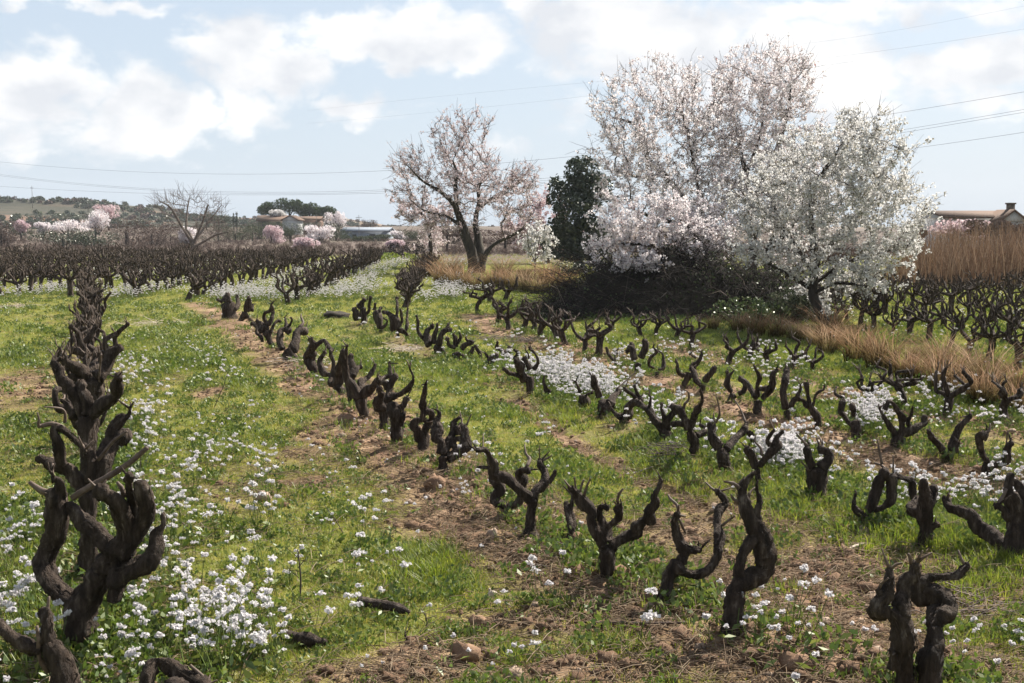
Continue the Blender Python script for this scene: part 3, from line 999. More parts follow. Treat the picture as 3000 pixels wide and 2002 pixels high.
def knobs(r, rg):
    """swellings and waists along a gnarled limb"""
    return np.array(r) * (1 + .16 * rg.normal(size=len(r)).clip(-1.2, 1.6))


def hash_(s):
    h = 7
    for ch in s: h = (h * 131 + ord(ch)) % 2147483647
    return h


V = shaped_vine
# central row, front to back
V('C4', "thick split-trunk vine cut off by the bottom right edge, swollen left arm", "t600,1790,90;600,1560,85;600,1400,85;600,1250,85;560,1120,65;510,1070,48|t770,1760,110;780,1560,95;790,1420,80;820,1300,70;800,1180,55|a480,1080,45;420,1060,70;420,1010,55;470,950,40;490,860,32;495,770,24|c490,750,16;465,690,9;440,620,6|a430,950,25;425,915,20|a600,1120,45;580,1020,60;590,930,62;600,850,50;660,820,40;675,740,28|c650,730,18;635,670,12;628,655,8|a540,1460,45;525,1350,30|a800,1180,55;850,1090,65;890,1050,60;850,960,62;790,920,45;760,960,45;710,950,55;730,870,48;770,830,30;850,820,25;960,815,30;1010,770,25;1040,740,20|c1020,730,12;990,660,8;980,630,5", .4)
V('C3', "tall S-bent vine with an eyelet hole in its trunk, front of the central row", "t820,1460,88;850,1330,82;860,1180,85;880,1060,85;990,990,80;1100,930,90;1120,840,75;1110,740,80;1060,620,70;980,480,62;940,360,48;925,260,42;935,190,38;980,140,20;1030,95,14|a890,970,50;900,880,45;925,800,45;960,730,50;1005,670,52;1040,615,48|a1060,600,35;1060,500,28;1045,420,28;1070,340,20;1045,240,9|c900,230,22;850,190,16;775,175,10|c890,345,20;850,320,14;830,280,7|c975,300,15;1000,250,8;1040,220,5", .5)
V('C3', "leaning vine with one arm sweeping low then upright, left of the tall S-bent vine", "t270,1180,65;300,1040,62;320,940,65;380,880,70;410,850,60|a410,850,55;450,770,40;430,730,42;400,670,38;370,580,35;360,510,32;385,450,25|c395,440,14;380,370,14;325,320,13;305,285,8|c400,490,10;430,560,12;450,600,7|a450,750,35;530,740,30;570,745,20|a430,920,50;490,950,42;570,945,42;650,900,42;710,820,42;730,720,42;740,640,40;725,560,35;720,480,33;740,400,32;785,360,30;760,300,28;720,260,22|c715,260,12;670,230,9;620,180,6|c760,540,14;810,500,11;865,460,7")
V('C2', "trident vine with a curled middle and a long right arm, in the central row", "t1340,1400,85;1345,1250,85;1340,1120,85|a1300,1080,70;1235,960,50;1200,860,45;1200,780,48;1130,700,50;1070,630,35;1020,575,28|c1060,600,12;1050,520,10;1045,465,8|c1095,610,10;1110,540,14;1130,490,9|c1130,640,14;1150,570,12;1190,475,7|a1320,1050,70;1310,950,60;1290,880,45;1270,800,28;1290,740,30;1345,745,22|a1320,930,40;1390,890,38;1450,830,30;1450,750,35|c1450,740,12;1410,690,8|c1435,690,14;1455,620,14;1490,570,8|a1390,1100,60;1440,1060,45;1530,1010,45;1620,980,48;1610,930,40;1680,870,45;1740,850,50;1730,780,40;1790,700,42;1780,640,35;1820,560,28;1840,500,18")
V('C2', "short armless forked stump standing just left of the trident vine", "t1010,1070,40;1020,930,45;1000,830,38;985,760,32;965,690,18|a1010,760,25;1030,640,18")
V('C2', "Y-shaped vine with a long hooked left arm, in the central row", "t630,1040,75;640,920,48;650,780,45;650,670,55|a640,660,40;560,600,38;470,520,38;390,470,45;310,440,55;285,340,38;265,270,22;220,215,22;150,220,18|c205,210,7;205,140,6;207,70,5|a260,380,15;200,375,14;145,370,8|a670,670,40;690,590,42;770,520,45;775,420,38;730,350,32;735,315,20|c725,310,8;722,240,6;722,175,5|c740,315,10;800,290,9;840,265,6|a800,510,25;850,460,22;865,415,12")
V('C2', "low U-shaped vine with a balled right arm, behind the hooked Y-shaped vine", "t430,800,45;430,740,55|a420,740,35;340,700,45;310,660,45;360,580,45;320,500,45|a440,750,40;530,690,45;555,600,50;555,500,60;530,440,35;560,405,32;615,405,28|c605,370,18;635,300,17;600,250,9;585,165,6")
V('C5', "vine with three close arms and thin upright canes above a pale earth lump", "t1250,1400,48;1250,1310,48;1240,1220,58|a1225,1190,35;1235,1090,30;1195,1040,45;1200,950,45;1190,890,35;1215,830,16;1195,790,8|a1260,1200,35;1290,1100,35;1335,1010,30;1345,930,28;1360,890,22;1400,860,14|a1290,1240,50;1370,1190,50;1440,1120,50;1455,1030,40;1440,960,38;1400,950,35|c1420,930,9;1415,860,7;1400,795,5|c1465,930,10;1485,880,7;1510,825,5|a1370,1160,25;1340,1110,25;1360,1060,28;1420,1050,30|a1400,1010,30;1385,970,32")
V('C5', "vine with a thick looped left arm and a spiky top, in the central row", "t1060,1190,40;1070,1100,55;1060,1010,50|a1030,1060,35;1010,980,40;975,930,35;1000,890,32;1060,880,20;1085,900,10|a1080,1010,40;1100,930,38;1140,880,32;1140,820,32;1090,800,30|a1060,880,25;1065,800,30;1060,740,40;1070,680,25;1080,610,18;1092,545,6")
V('C5', "tall many-armed vine with a long pointed right arm, in the central row", "t825,1125,45;825,1020,48;810,920,50;800,820,55;775,730,50|a760,700,45;745,620,35;775,540,30;810,480,30|a740,600,30;720,550,28;670,530,22|a790,660,35;850,645,30;905,610,28;950,560,22;975,490,12;940,400,6|a830,780,30;880,750,28;910,690,22|a850,930,30;870,850,32;885,820,20|c885,1100,10;870,1030,9;890,960,8")
V('C5', "thick dark vine hidden close behind the tall many-armed vine", "t690,1000,40;705,900,45;700,800,45|a690,780,45;650,720,42;680,660,30;660,590,25|a720,780,30;700,660,30")
V('C5', "clean Y-shaped vine with a straight upright left arm, in the central row", "t530,885,42;510,780,45;495,690,48|a470,670,42;420,580,40;370,500,35;345,400,30;350,300,20;365,200,8|a510,670,40;560,610,40;610,570,35;640,530,38;660,510,25|a660,520,22;720,490,20;760,470,20;760,400,16;752,360,7|c650,490,12;640,465,6")
V('C5', "bundled dark vine directly behind the clean Y-shaped vine", "t410,745,32;400,650,38;390,540,40|a400,520,40;400,430,42;390,360,38;400,300,25|a420,480,30;455,430,28;460,400,20;490,395,17|a440,650,30;500,600,45;490,540,40;540,500,25;590,450,22;625,380,10")
V('C5', "vine with a lyre-shaped pair of left arms and reddish foot, in the central row", "t320,680,38;310,610,45;260,560,45|a220,560,30;215,480,28;150,440,28;115,370,22;130,310,22;160,260,9|a230,500,25;235,420,24;240,340,22;215,290,26;215,250,16|a280,540,42;290,440,40;310,340,32;335,260,25")
V('C6', "vine whose right arm makes a pointed arch, in the central row", "t1290,1180,45;1230,1080,50;1190,1000,60|a1190,980,60;1200,900,55;1240,830,40;1220,770,20|c1220,760,10;1225,730,6|a1260,830,25;1310,810,25;1370,770,22;1410,830,22;1460,890,20|a1240,1000,40;1235,920,45")
V('C6', "broad cup-shaped vine with twiggy crown and one tall wavy tip, in the central row", "t1060,1040,50;1000,980,50;940,900,60|a890,880,45;860,780,45;870,680,30;900,650,30;970,660,35|a1000,900,60;1040,800,50;1060,700,45;1110,660,50;1140,670,40|c1085,630,25;1130,570,18;1105,510,12;1110,465,6|c1160,630,8;1180,560,6|a940,640,30;930,560,14;920,510,7|a960,620,20;1000,550,14;990,515,6")
V('C6', "vine with a ring-shaped arm at its top, in the far half of the central row", "t790,870,32;740,760,42;700,680,55|a690,660,50;650,600,40;610,570,22;600,540,8|a720,600,35;680,520,25;690,460,20;740,440,25;770,420,35;765,360,12;780,345,6|a730,600,35;765,530,22;785,460,20|a750,690,20;785,610,20;830,550,18;870,560,12|a660,790,18;650,730,22;600,690,22;600,620,20;550,580,22")
V('C6', "knotty upright vine, second from the far end of the central row", "t400,580,30;420,530,40;470,470,50|a490,440,50;490,360,40;505,290,14|a540,430,22;550,370,10|a510,530,28;560,580,22")
V('C6', "solid block-like vine at the far end of the central row", "t290,540,80;280,440,80;260,350,70|a250,330,50;260,260,25|a200,330,25;150,310,10|a350,420,30;380,350,28;370,270,12|a230,500,30;225,400,30")
# third row
V('C4', "big vine at the right edge with a long arm reaching left over white flowers", "t1385,705,75;1400,560,62;1400,420,60;1360,280,50;1330,200,28;1355,90,20|a1420,330,45;1420,200,30;1380,150,22|a1370,400,35;1320,390,38;1300,350,25;1250,320,18|c1265,300,16;1300,240,12;1320,200,9|a1380,640,60;1290,600,50;1200,520,45;1110,460,45;1070,390,42;990,350,35;920,330,28;895,285,26|c905,275,8;935,262,5")
V('C4', "post-like upright vine standing in tall grass near the right edge", "t740,605,50;745,480,48;740,380,50;745,250,45;740,170,30;735,130,20|a780,330,22;800,280,25;800,210,30|a710,370,35;650,345,42;690,280,22|a780,470,30;830,450,18")
V('C4', "arched vine with drooping arms and two thin upright canes, right foreground", "t330,475,48;345,380,45|a350,370,36;370,300,31;395,220,34;420,140,34;465,98,33|a390,345,22;450,330,20;500,290,24;512,250,27;515,180,31;508,105,33|a540,105,22;600,125,20;650,140,28;655,200,32;670,260,28;685,310,22|a310,390,30;260,345,28;245,300,14;255,240,9|c442,24,12;426,-55,9;411,-149,5|c522,89,7;521,-34,5|c479,74,12;436,31,9;386,16,6")
V('D3', "stout vine with a fist-like knob on its right arm, in the third row", "t330,1390,80;320,1290,85;310,1180,95;310,1100,70|a270,1070,40;230,990,40;215,900,35|c220,860,16;170,810,12;110,735,6|c200,830,9;195,760,6|a350,1080,60;420,1000,45;420,930,45;350,900,35|c345,890,14;365,840,12;335,770,8|c240,1110,14;200,1060,10;155,1015,6")
V('D2', "vine with a forked right arm beside a big clump of white flowers, third row", "t1470,1280,50;1460,1180,48;1450,1080,45|a1430,1060,42;1390,950,45;1330,850,40|a1480,1030,38;1540,960,42;1620,880,45;1660,800,48;1665,720,28;1700,680,25;1740,640,9|a1590,800,22;1560,760,25;1590,690,20;1635,630,14|c1500,920,18;1480,830,16;1420,760,12;1430,680,7")
V('D2', "bold V-shaped vine with thin curved canes on both arms, third row", "t1120,1130,40;1070,1020,60;1050,920,65;1040,850,50|a1020,820,55;950,740,55;920,680,45;930,600,45;905,570,25|c960,580,14;950,510,10;940,430,7|c970,540,16;1010,450,14;1000,340,10;975,240,8|a1090,850,45;1150,770,45;1230,690,45;1290,630,40;1320,560,25|c1310,540,14;1270,430,10;1230,350,9;1185,280,5|a1340,650,25;1370,680,35;1390,740,25")
V('D2', "vine with crossing upper arms and a zigzag right tip, third row", "t690,950,50;720,830,55;700,720,65;680,640,55|a660,620,50;610,500,38;550,400,42;480,370,35|a690,560,40;720,480,40;750,400,38;790,340,28;815,260,18;790,180,6|c600,390,20;610,330,16;655,280,14;655,200,10;610,165,5|a750,690,50;830,660,35;850,610,22;790,570,18|a620,570,40;540,550,35;480,560,30")
V('D2', "vine with a long left arm, rising from a round bundle of prunings", "t375,800,60;380,650,65|a350,620,50;270,510,50;200,410,45;130,350,35;60,310,35|a210,350,25;220,260,14;205,235,6|a390,600,40;380,500,32;345,400,24;345,330,16|a410,620,35;430,500,35;490,420,35")
V('D1', "low vine forking at ground level above a cushion of white flowers, third row", "t1690,1060,65;1720,960,60|a1640,1000,35;1560,930,25;1520,880,14|a1740,960,60;1720,890,50;1790,820,45;1850,790,40|a1830,780,28;1760,720,25;1690,670,25|a1850,760,25;1820,690,18;1800,640,18")
V('D1', "vine with one very long thin cane pointing up right, third row", "t1445,1010,55;1450,880,60;1440,800,55|a1400,760,45;1370,680,35;1330,600,40;1330,540,25|a1500,840,50;1560,760,40;1610,700,30|c1600,660,12;1690,580,8;1810,475,5")
V('D1', "small crooked vine with outstretched arms amid the white flowers, third row", "t1220,900,50;1215,800,50;1190,740,30|a1170,700,22;1150,640,18;1125,590,10|a1240,735,16;1310,710,14")
V('D1', "single leaning horn-like stump in front of the white flowers, third row", "t860,790,35;800,690,28;755,600,22;765,510,9")
V('D1', "tangled vine with a tall hooked right tip, at the left end of the white flowers", "t605,750,32;600,640,40;580,540,45|a560,560,50;490,480,45;480,390,45;440,340,30|a480,520,25;380,490,22;300,440,20|a590,440,35;560,360,30;535,320,25|a640,440,25;690,370,20;670,280,18;600,200,20|a580,320,16;580,270,9;550,220,5")
V('D1', "flat-topped vine joined into an arch behind the tangled vine, third row", "t330,390,35;330,310,40|a310,270,35;270,220,22;220,190,22;225,130,12|a360,250,25;360,190,20|a340,300,25;440,300,22;460,250,20;420,220,14")
V('D1', "short vine leaning right beneath the flat-topped arch vine, third row", "t120,450,35;130,360,45;180,310,45;230,270,30|a150,330,20;110,290,16;80,250,8")
V('D5', "small many-pronged vine with a raised right elbow, middle of the third row", "t1440,1190,40;1440,1080,50|a1410,1010,30;1340,980,25;1320,910,20|a1410,1000,30;1410,900,25;1390,850,10|a1440,960,25;1480,880,15;1470,830,8|a1490,1020,35;1560,970,30;1630,940,25;1560,920,18;1545,890,14|a1500,1110,28;1580,1170,25")
V('D5', "thin bowed vine like an upside-down V, right of the many-pronged vine", "t1750,1190,22;1710,1070,22;1660,980,20|a1640,1000,18;1610,1080,25;1590,1140,25")
V('D5', "hand-shaped vine with four raised fingers, middle of the third row", "t1290,1120,38;1240,1040,45;1160,1020,40|a1090,980,50;1060,900,45;1060,820,38;1130,750,25|a1060,920,30;1000,880,22;950,800,25;950,690,22;935,620,10|a1160,960,40;1155,880,28;1180,800,25;1190,730,10|a1220,980,40;1240,860,30;1290,800,25;1350,790,20|a1290,790,20;1330,720,12")
V('D5', "bushy-headed vine on two legs, in the far half of the third row", "t820,930,25;800,830,35;730,790,45|t700,880,18;700,820,25;720,780,30|a680,760,70;650,680,55;580,590,25;530,575,18|a760,700,20;745,600,18;735,540,8|a800,800,20;815,740,18;815,640,18;825,530,5|a690,660,20;695,520,18;690,400,18")
V('D5', "narrow shaggy vine second from the far end of the third row", "t500,840,22;480,750,45;460,640,60;430,560,45|a410,540,20;420,470,9|a470,560,25;490,520,12|a490,770,20;545,740,20;570,680,12;530,650,9")
V('D5', "stubby broad vine with thin whips on top, far end of the third row", "t285,730,40;280,620,45;270,520,35|a250,530,30;230,500,30|a270,500,30;250,470,30;280,420,25|a240,620,25;180,660,22;190,590,40;160,540,30|a300,600,25;340,560,20;345,470,20;365,390,18|c325,420,8;330,345,4")
# fourth row
V('D3', "tuning-fork vine with a bent right arm, right end of the fourth row", "t2010,1190,45;2000,1090,48;2000,1030,35|a1985,1020,35;1930,920,32;1915,820,38;1910,755,32;1960,760,35|c1980,740,15;2010,700,12;2015,645,6|a2030,1050,35;2110,1030,38;2180,990,40;2180,910,40;2220,840,20|c2175,870,9;2180,790,7;2190,710,6")
V('D3', "plain V-shaped vine with a long right arm, fourth row", "t1580,1060,40;1610,960,50|a1580,930,35;1510,850,30;1440,770,32;1410,720,22|a1640,900,35;1660,800,32;1710,690,30;1780,610,28;1820,565,18|a1660,920,35;1690,860,18;1710,830,8")
V('D3', "wide candelabra vine right of a dense white flower clump, fourth row", "t1100,880,55;1130,780,55|a1090,760,35;1030,670,28;980,590,22;950,540,15;925,490,6|a1140,760,40;1150,650,28;1150,590,38;1100,500,22;1030,420,18;980,500,25|a1180,740,48;1280,690,38;1370,640,28;1370,590,28|a1230,690,25;1210,620,25;1240,560,14;1255,480,6")
V('D3', "vine shaped like a figure eight, left of the dense white flower clump, fourth row", "t700,790,38;700,690,40;690,620,40|a680,560,28;660,480,28|a660,660,25;610,610,25;580,560,22;545,520,22;560,440,25;570,390,15;520,370,12;490,340,10;505,280,7")
V('D3', "backward-leaning vine with a curled right horn, fourth row", "t330,700,48;320,590,55;270,510,45;240,450,35|a210,470,30;170,410,20;120,390,25;150,310,15;150,260,6|a240,440,22;225,350,20;210,260,22|a265,460,22;285,430,14;300,370,18;340,325,18;380,310,12;385,270,4")
V('D3', "wedge-footed vine with a fat left limb, fourth row", "t35,620,30;20,520,38|a10,500,35;-20,350,40;0,230,40;20,120,30|a50,480,30;90,410,28;130,390,25")
V('D4', "broad three-armed vine with flowers at its foot, middle of the fourth row", "t1845,1280,45;1850,1160,45|a1820,1120,42;1750,1000,38;1690,930,35;1640,900,25|a1840,1090,35;1835,980,28;1860,880,28;1820,800,20;1800,750,8|a1890,1130,35;1970,1060,32;2020,960,30;2010,860,30;2060,800,15|a1860,1020,30;1940,1020,30")
V('D4', "thin zigzag vine leaning left with a low right arm, fourth row", "t1500,1190,25;1560,1080,40|a1530,1050,35;1490,970,35;1500,880,30;1490,830,12|a1620,1070,30;1680,1040,30;1690,960,30;1640,910,22|a1500,870,18;1540,840,14;1565,810,6")
V('D4', "small Y-shaped vine with a straight blunt right arm, fourth row", "t1205,1090,28;1210,980,35|a1190,980,25;1130,920,28;1110,840,28;1080,780,18|a1230,930,28;1290,850,28;1350,775,25")
V('D4', "vine with a raised antler-like top, left of the blunt-armed Y, fourth row", "t985,1030,25;1010,930,35;1060,850,45|a990,860,25;930,830,22;920,740,18;905,700,14|a1080,800,45;1110,750,35;1170,690,25;1200,620,15;1190,590,7|a1130,660,14;1060,620,9")
V('D4', "wine-glass vine with two curved arms almost closing a ring, fourth row", "t680,910,25;680,830,30|a650,780,20;590,740,18;610,660,20;680,600,15;640,540,10|a710,800,20;760,770,25;760,690,28;750,620,14;700,580,10")
V('D4', "Y-shaped vine with a pierced left arm, fourth row", "t470,850,30;460,730,45|a430,680,35;390,560,35;340,590,18|a390,560,28;390,510,28|a500,660,38;540,570,40;550,480,35")
V('D4', "small low vine leaning left with thin forked arms, fourth row", "t250,770,28;190,690,25;130,620,18;100,540,14|a205,680,14;210,620,14;280,590,12|a180,620,12;250,550,8")
# leftmost row
V('C1', "gnarled branch tip with a pale cut twig poking into the bottom left corner", "t430,1850,120;420,1700,110;400,1500,85;330,1380,65;300,1320,45|a290,1320,45;285,1220,40;275,1150,38|c290,1130,12;300,1040,9|a250,1370,35;150,1340,45;60,1270,40;-20,1210,35|c300,1500,22;240,1410,16;235,1300,14;225,1220,10", .4)
V('F', "looped vine arm showing at the bottom edge among white flowers", "t1150,1860,80;1150,1650,80;1120,1560,60|a1100,1640,45;960,1620,45;985,1470,42;1035,1425,28;1100,1460,40;1200,1520,45;1330,1600,50|c1245,1450,9;1310,1510,14;1380,1575,14", .4)
V('C1', "massive many-armed vine at the front of the leftmost row", "t500,1360,78;490,1220,90;500,1100,95;560,1000,80;620,880,75|a450,1070,55;330,990,75;270,850,60;300,750,55;350,640,60;350,520,60;340,440,55|c310,410,25;250,390,20;180,340,12|a360,420,35;365,350,30;330,320,14|c320,310,10;322,225,7|a640,860,75;690,760,65;620,690,50;520,590,45;440,500,30;400,480,14|a720,780,80;780,660,60;760,560,55;700,460,50;620,400,40|c440,440,22;530,380,22;640,320,22;780,230,20;900,130,16|a800,640,40;830,560,35;810,460,25;790,380,22;790,310,25|c760,430,18;740,370,16;715,340,10|a700,930,65;800,880,65;900,830,60;960,740,45;960,660,30;1000,600,18;995,540,6|a800,700,45;880,580,45;890,500,55;870,400,55;850,340,35|a690,1060,45;710,980,50;720,920,55", .4)
V('D6', "dark vine directly behind the massive front one, left arm folded like an elbow", "t540,2389,75;560,2150,75;570,1900,70;570,1700,65|a540,1680,50;440,1540,45;350,1450,42;330,1320,38;295,1220,40;310,1170,35;400,1210,30;470,1280,25;530,1350,18|c370,1180,25;280,1140,22;170,1160,18;175,1110,10;160,1050,6|c380,1130,14;365,1030,10;210,1005,6|a420,1520,45;280,1460,45;190,1420,32|a600,1680,50;690,1480,60;730,1330,50;780,1230,50;850,1250,50|a760,1240,45;760,1180,45;820,1110,40;880,1080,16;895,1020,6|a580,1600,60;590,1450,45;540,1330,35|c640,1430,14;760,1280,14;870,1200,10", .6)
V('D6', "third vine of the leftmost row, raised knobbly right fist and wavy left arm", "t554,2013,65;560,1750,60;560,1500,55;550,1250,50;560,1100,55|a520,1090,45;460,920,42;400,830,35;340,780,35;340,700,30;290,660,28;350,620,9|a560,1060,45;550,940,45;500,850,40|a600,1060,60;690,980,55;780,920,45;790,850,40;800,770,28|a470,1080,40;430,1020,25;360,960,12", .6)
V('D6', "fourth vine of the leftmost row, arm jutting right to a thin point", "t562,1724,60;570,1450,60;580,1200,65;590,950,70;600,800,60|a560,760,40;460,690,35;390,650,30;370,590,18|a520,780,40;440,770,20|a640,780,50;700,720,42;740,600,40;810,540,16|c670,900,10;650,800,9;665,590,8", .6)


def random_vine(rg, h, arms, sides=8, fine=1.0):
    """strokes of a vine of its own shape: short leaning trunk, bent arms, a few spurs"""
    out = []
    th = h * rg.uniform(.32, .55)
    lean = rg.normal(0, .09, 2) * h
    r0 = rg.uniform(.048, .075) * (h / .8) ** .5
    top = np.array([lean[0], lean[1], th])
    mid = np.array([lean[0] * .3 + rg.normal(0, .03), lean[1] * .3 + rg.normal(0, .03), th * .5])
    out.append(('trunk', [(0, 0, -.03), mid, top], [r0 * 1.25, r0, r0 * 1.1]))
    a0 = rg.uniform(0, 6.28)
    for k in range(arms):
        a = a0 + k * 6.283 / arms + rg.normal(0, .35)
        o = np.array([math.cos(a), math.sin(a), 0])
        reach = rg.uniform(.16, .36) * h / .85
        hh = h * rg.uniform(.72, 1.0) - th
        s = np.array([-o[1], o[0], 0]) * rg.normal(0, .06)
        P = [top - (0, 0, .02), top + o * reach * .45 + (0, 0, hh * .12), top + o * reach * .85 + s + (0, 0, hh * .33),
             top + o * reach * rg.uniform(.7, 1.1) + s + (0, 0, hh * .62), top + o * reach * rg.uniform(.75, 1.35) + s * rg.normal(0, 1.6) + (0, 0, hh * .88)]
        for w in (2, 3): P[w] = P[w] + rg.normal(0, .03, 3) * h
        r = r0 * rg.uniform(.55, .8) * fine
        out.append(('arm', P, [r, r * rg.uniform(.8, 1.05), r * rg.uniform(.75, 1.05), r * rg.uniform(.6, .8), r * rg.uniform(.45, .7)]))
        e = P[-1]
        for _ in range(rg.integers(2, 5)):
            d = np.array([rg.normal(0, .06), rg.normal(0, .04), rg.uniform(.05, .16)])
            out.append(('cane', [e - (0, 0, .01), e + d * .5 + rg.normal(0, .008, 3), e + d], [.011, .008, .004]))
    return out


def vine_meshes(rg, h, arms, sides, step):
    res = []
    for kind, P, r in random_vine(rg, h, arms):
        mb = MB()
        if kind == 'cane': mb.tube(P, r, 4)
        else:
            mb.tube(P, r, sides, .2, step=step, seed=int(rg.integers(1e6)), twist=.2)
            if kind == 'arm': lump(mb, P[-1], [r[-1] * rg.uniform(.85, 1.2)] * 3, rg, 8, 6, .45)
        res.append((kind, mb.mesh(kind, M['cane'] if kind == 'cane' else M['bark'])))
    return res


vrg = np.random.default_rng(77)
BUSHY = [vine_meshes(vrg, vrg.uniform(.78, .95), int(vrg.integers(5, 8)), 8, .045) for _ in range(7)]
MID = [vine_meshes(vrg, vrg.uniform(.72, .9), int(vrg.integers(3, 6)), 8, .045) for _ in range(9)]


def simple_vine_mesh(rg, h):
    mb = MB()
    canes = MB()
    for kind, P, r in random_vine(rg, h, int(rg.integers(5, 9)), fine=.8):
        if kind == 'cane': mb.tube(P, np.array(r) * 1.25, 3)
        else:
            mb.tube(P, r, 5, .18, step=.085, seed=int(rg.integers(1e6)))
            if kind == 'arm': lump(mb, P[-1], [r[-1] * rg.uniform(.85, 1.2)] * 3, rg, 5, 4, .4)
    return mb.mesh("vine", M['bark'])


FAR = [simple_vine_mesh(vrg, vrg.uniform(.95, 1.2)) for _ in range(12)]


def place_mid(x, y, k, label, group, scale=1.0, yaw=None, kinds=None):
    kinds = kinds or MID
    root = empty("grape_vine", (x, y, float(zg(x, y)) - .01), label, "vine", group)
    root.rotation_euler = (0, 0, random.uniform(0, 6.28) if yaw is None else yaw)
    root.scale = (scale,) * 3 if kinds is MID else (scale * .78, scale * .78, scale)
    for kind, me in kinds[k % len(kinds)]:
        o = link(kind, me, root)
    return root


ORD = ["", "first", "second", "third", "fourth", "fifth", "sixth", "seventh", "eighth", "ninth", "tenth", "eleventh", "twelfth", "thirteenth", "fourteenth", "fifteenth", "sixteenth", "seventeenth", "eighteenth", "nineteenth", "twentieth",
       "twenty-first", "twenty-second", "twenty-third", "twenty-fourth", "twenty-fifth", "twenty-sixth", "twenty-seventh", "twenty-eighth", "twenty-ninth", "thirtieth"]
n_vines = 60
# the leftmost row goes on into the distance
row1 = ROWXY[1]
y = 11.4; q = 5
while y < 37.5:
    x = float(np.interp(y, row1[:, 1], row1[:, 0])) + random.uniform(-.07, .07)
    place_mid(x, y, q, f"dark bush vine, {ORD[q]} from the front in the crowded leftmost row", VINE_GROUP, random.uniform(.95, 1.15), None, BUSHY)
    y += random.uniform(1.1, 1.35); q += 1; n_vines += 1
# far half of the fourth row, in front of the dark mound
for q, (px, py, s) in enumerate([(1747, 1062, .95), (1711, 1046, .8), (1660, 1026, .95), (1632, 1013, .9), (1589, 1003, .9), (1553, 990, .95), (1525, 985, .85), (1490, 977, .9), (1458, 955, .9), (1400, 925, 1.0)]):
    p = ground_at(px, py)
    place_mid(p[0], p[1], q * 2 + 1, f"small spiky vine before the dark mound, {ORD[q + 1]} past the pierced Y vine", VINE_GROUP, s)
    n_vines += 1
for q, (px, py, s) in enumerate([(1437, 888, 1.1), (1480, 884, 1.1)]):
    p = ground_at(px, py)
    place_mid(p[0], p[1], q * 3, ["left", "right"][q] + "-hand vine of a close pair standing on the grass left of the mound", VINE_GROUP, s)
    n_vines += 1
for q, (px, py, s) in enumerate([(2952, 1240, 1.05), (2768, 1226, 1.2), (2637, 1205, 1.15), (2564, 1199, 1.05), (2385, 1100, .9), (2310, 1090, 1.05), (2250, 1076, .9), (2194, 1064, 1.1), (2135, 1069, 1.15), (2026, 1031, 1.2), (1980, 998, 1.05), (1929, 992, 1.15), (1883, 992, 1.15), (1800, 968, 1.0)]):
    p = ground_at(px, py)
    place_mid(p[0], p[1], q * 4 + 2, f"reddish vine in the last row along the dry grass, {ORD[q + 1]} from the right", VINE_GROUP, s * .68)
    n_vines += 1

# block beyond the cross path: rows run straight away from us
block = []
for k in range(18):
    x0, y0 = -3.05 - 3.45 * min(k, 2) - 2.15 * max(0, k - 2), 33.3 + min(k, 3) * 1.7 + max(0, k - 4) * .2
    y = y0
    while y < (58 if k == 0 else 77):
        block.append((x0 - (y - y0) * .045 + random.uniform(-.12, .12), y, k))
        y += random.uniform(.9, 1.2)
block = [b for b in block if abs(b[0]) < .46 * b[1]]
right = []
for k in range(9):
    x0 = 8.1 + 1.6 * k
    y = 17.0 + random.uniform(0, 1)
    while y < 42.5:
        right.append((x0 + random.uniform(-.12, .12), y, k))
        y += random.uniform(.9, 1.15)
right = [b for b in right if b[0] < .47 * b[1] + .8]
both = [(b[1] / 1.0, 'L', b) for b in block] + [(b[1], 'R', b) for b in right]
both.sort(key=lambda e: e[0])
room = 298 - n_vines
rest = []
nth = {}
for d, side, (x, y, k) in both:
    if room <= 0:
        rest.append((x, y)); continue
    room -= 1
    o = link("grape_vine", FAR[random.randrange(len(FAR))], None, (x, y, float(zg(x, y)) - .02))
    o.rotation_euler = (0, 0, random.uniform(0, 6.28))
    s = random.uniform(.85, 1.15) * (.70 if side == 'R' else (.8 if k == 0 else .95)); o.scale = (s, s, s)
    if side == 'R':
        nth[('R', k)] = nth.get(('R', k), 0) + 1
        lab = f"dark vine, {ORD[nth[('R', k)]]} from the front in the " + (f"{ORD[k + 1]} row behind the dry grass strip" if k else "row hugging the dry grass strip")
        tag(o, lab, "vine", "bush vines in the right-hand block")
    else:
        nth[('L', k)] = nth.get(('L', k), 0) + 1
        lab = f"dark vine, {ORD[nth[('L', k)]]} from the front in the " + (f"left block's {ORD[k + 1]} row from the grassy lane" if k else "short row bordering the grassy lane")
        tag(o, lab, "vine", "bush vines in the left block")
P = np.array([(x, y, float(zg(x, y)) - .02) for x, y in rest])
P[:, 2] = zg(P[:, 0], P[:, 1]) - .02
instancer("distant_vines", P, FAR, scale=np.where(P[:, 0] > 5, .70, .95) * rng.uniform(.85, 1.15, len(P)), label="farther bush vines crowded behind the nearest rows of both blocks")

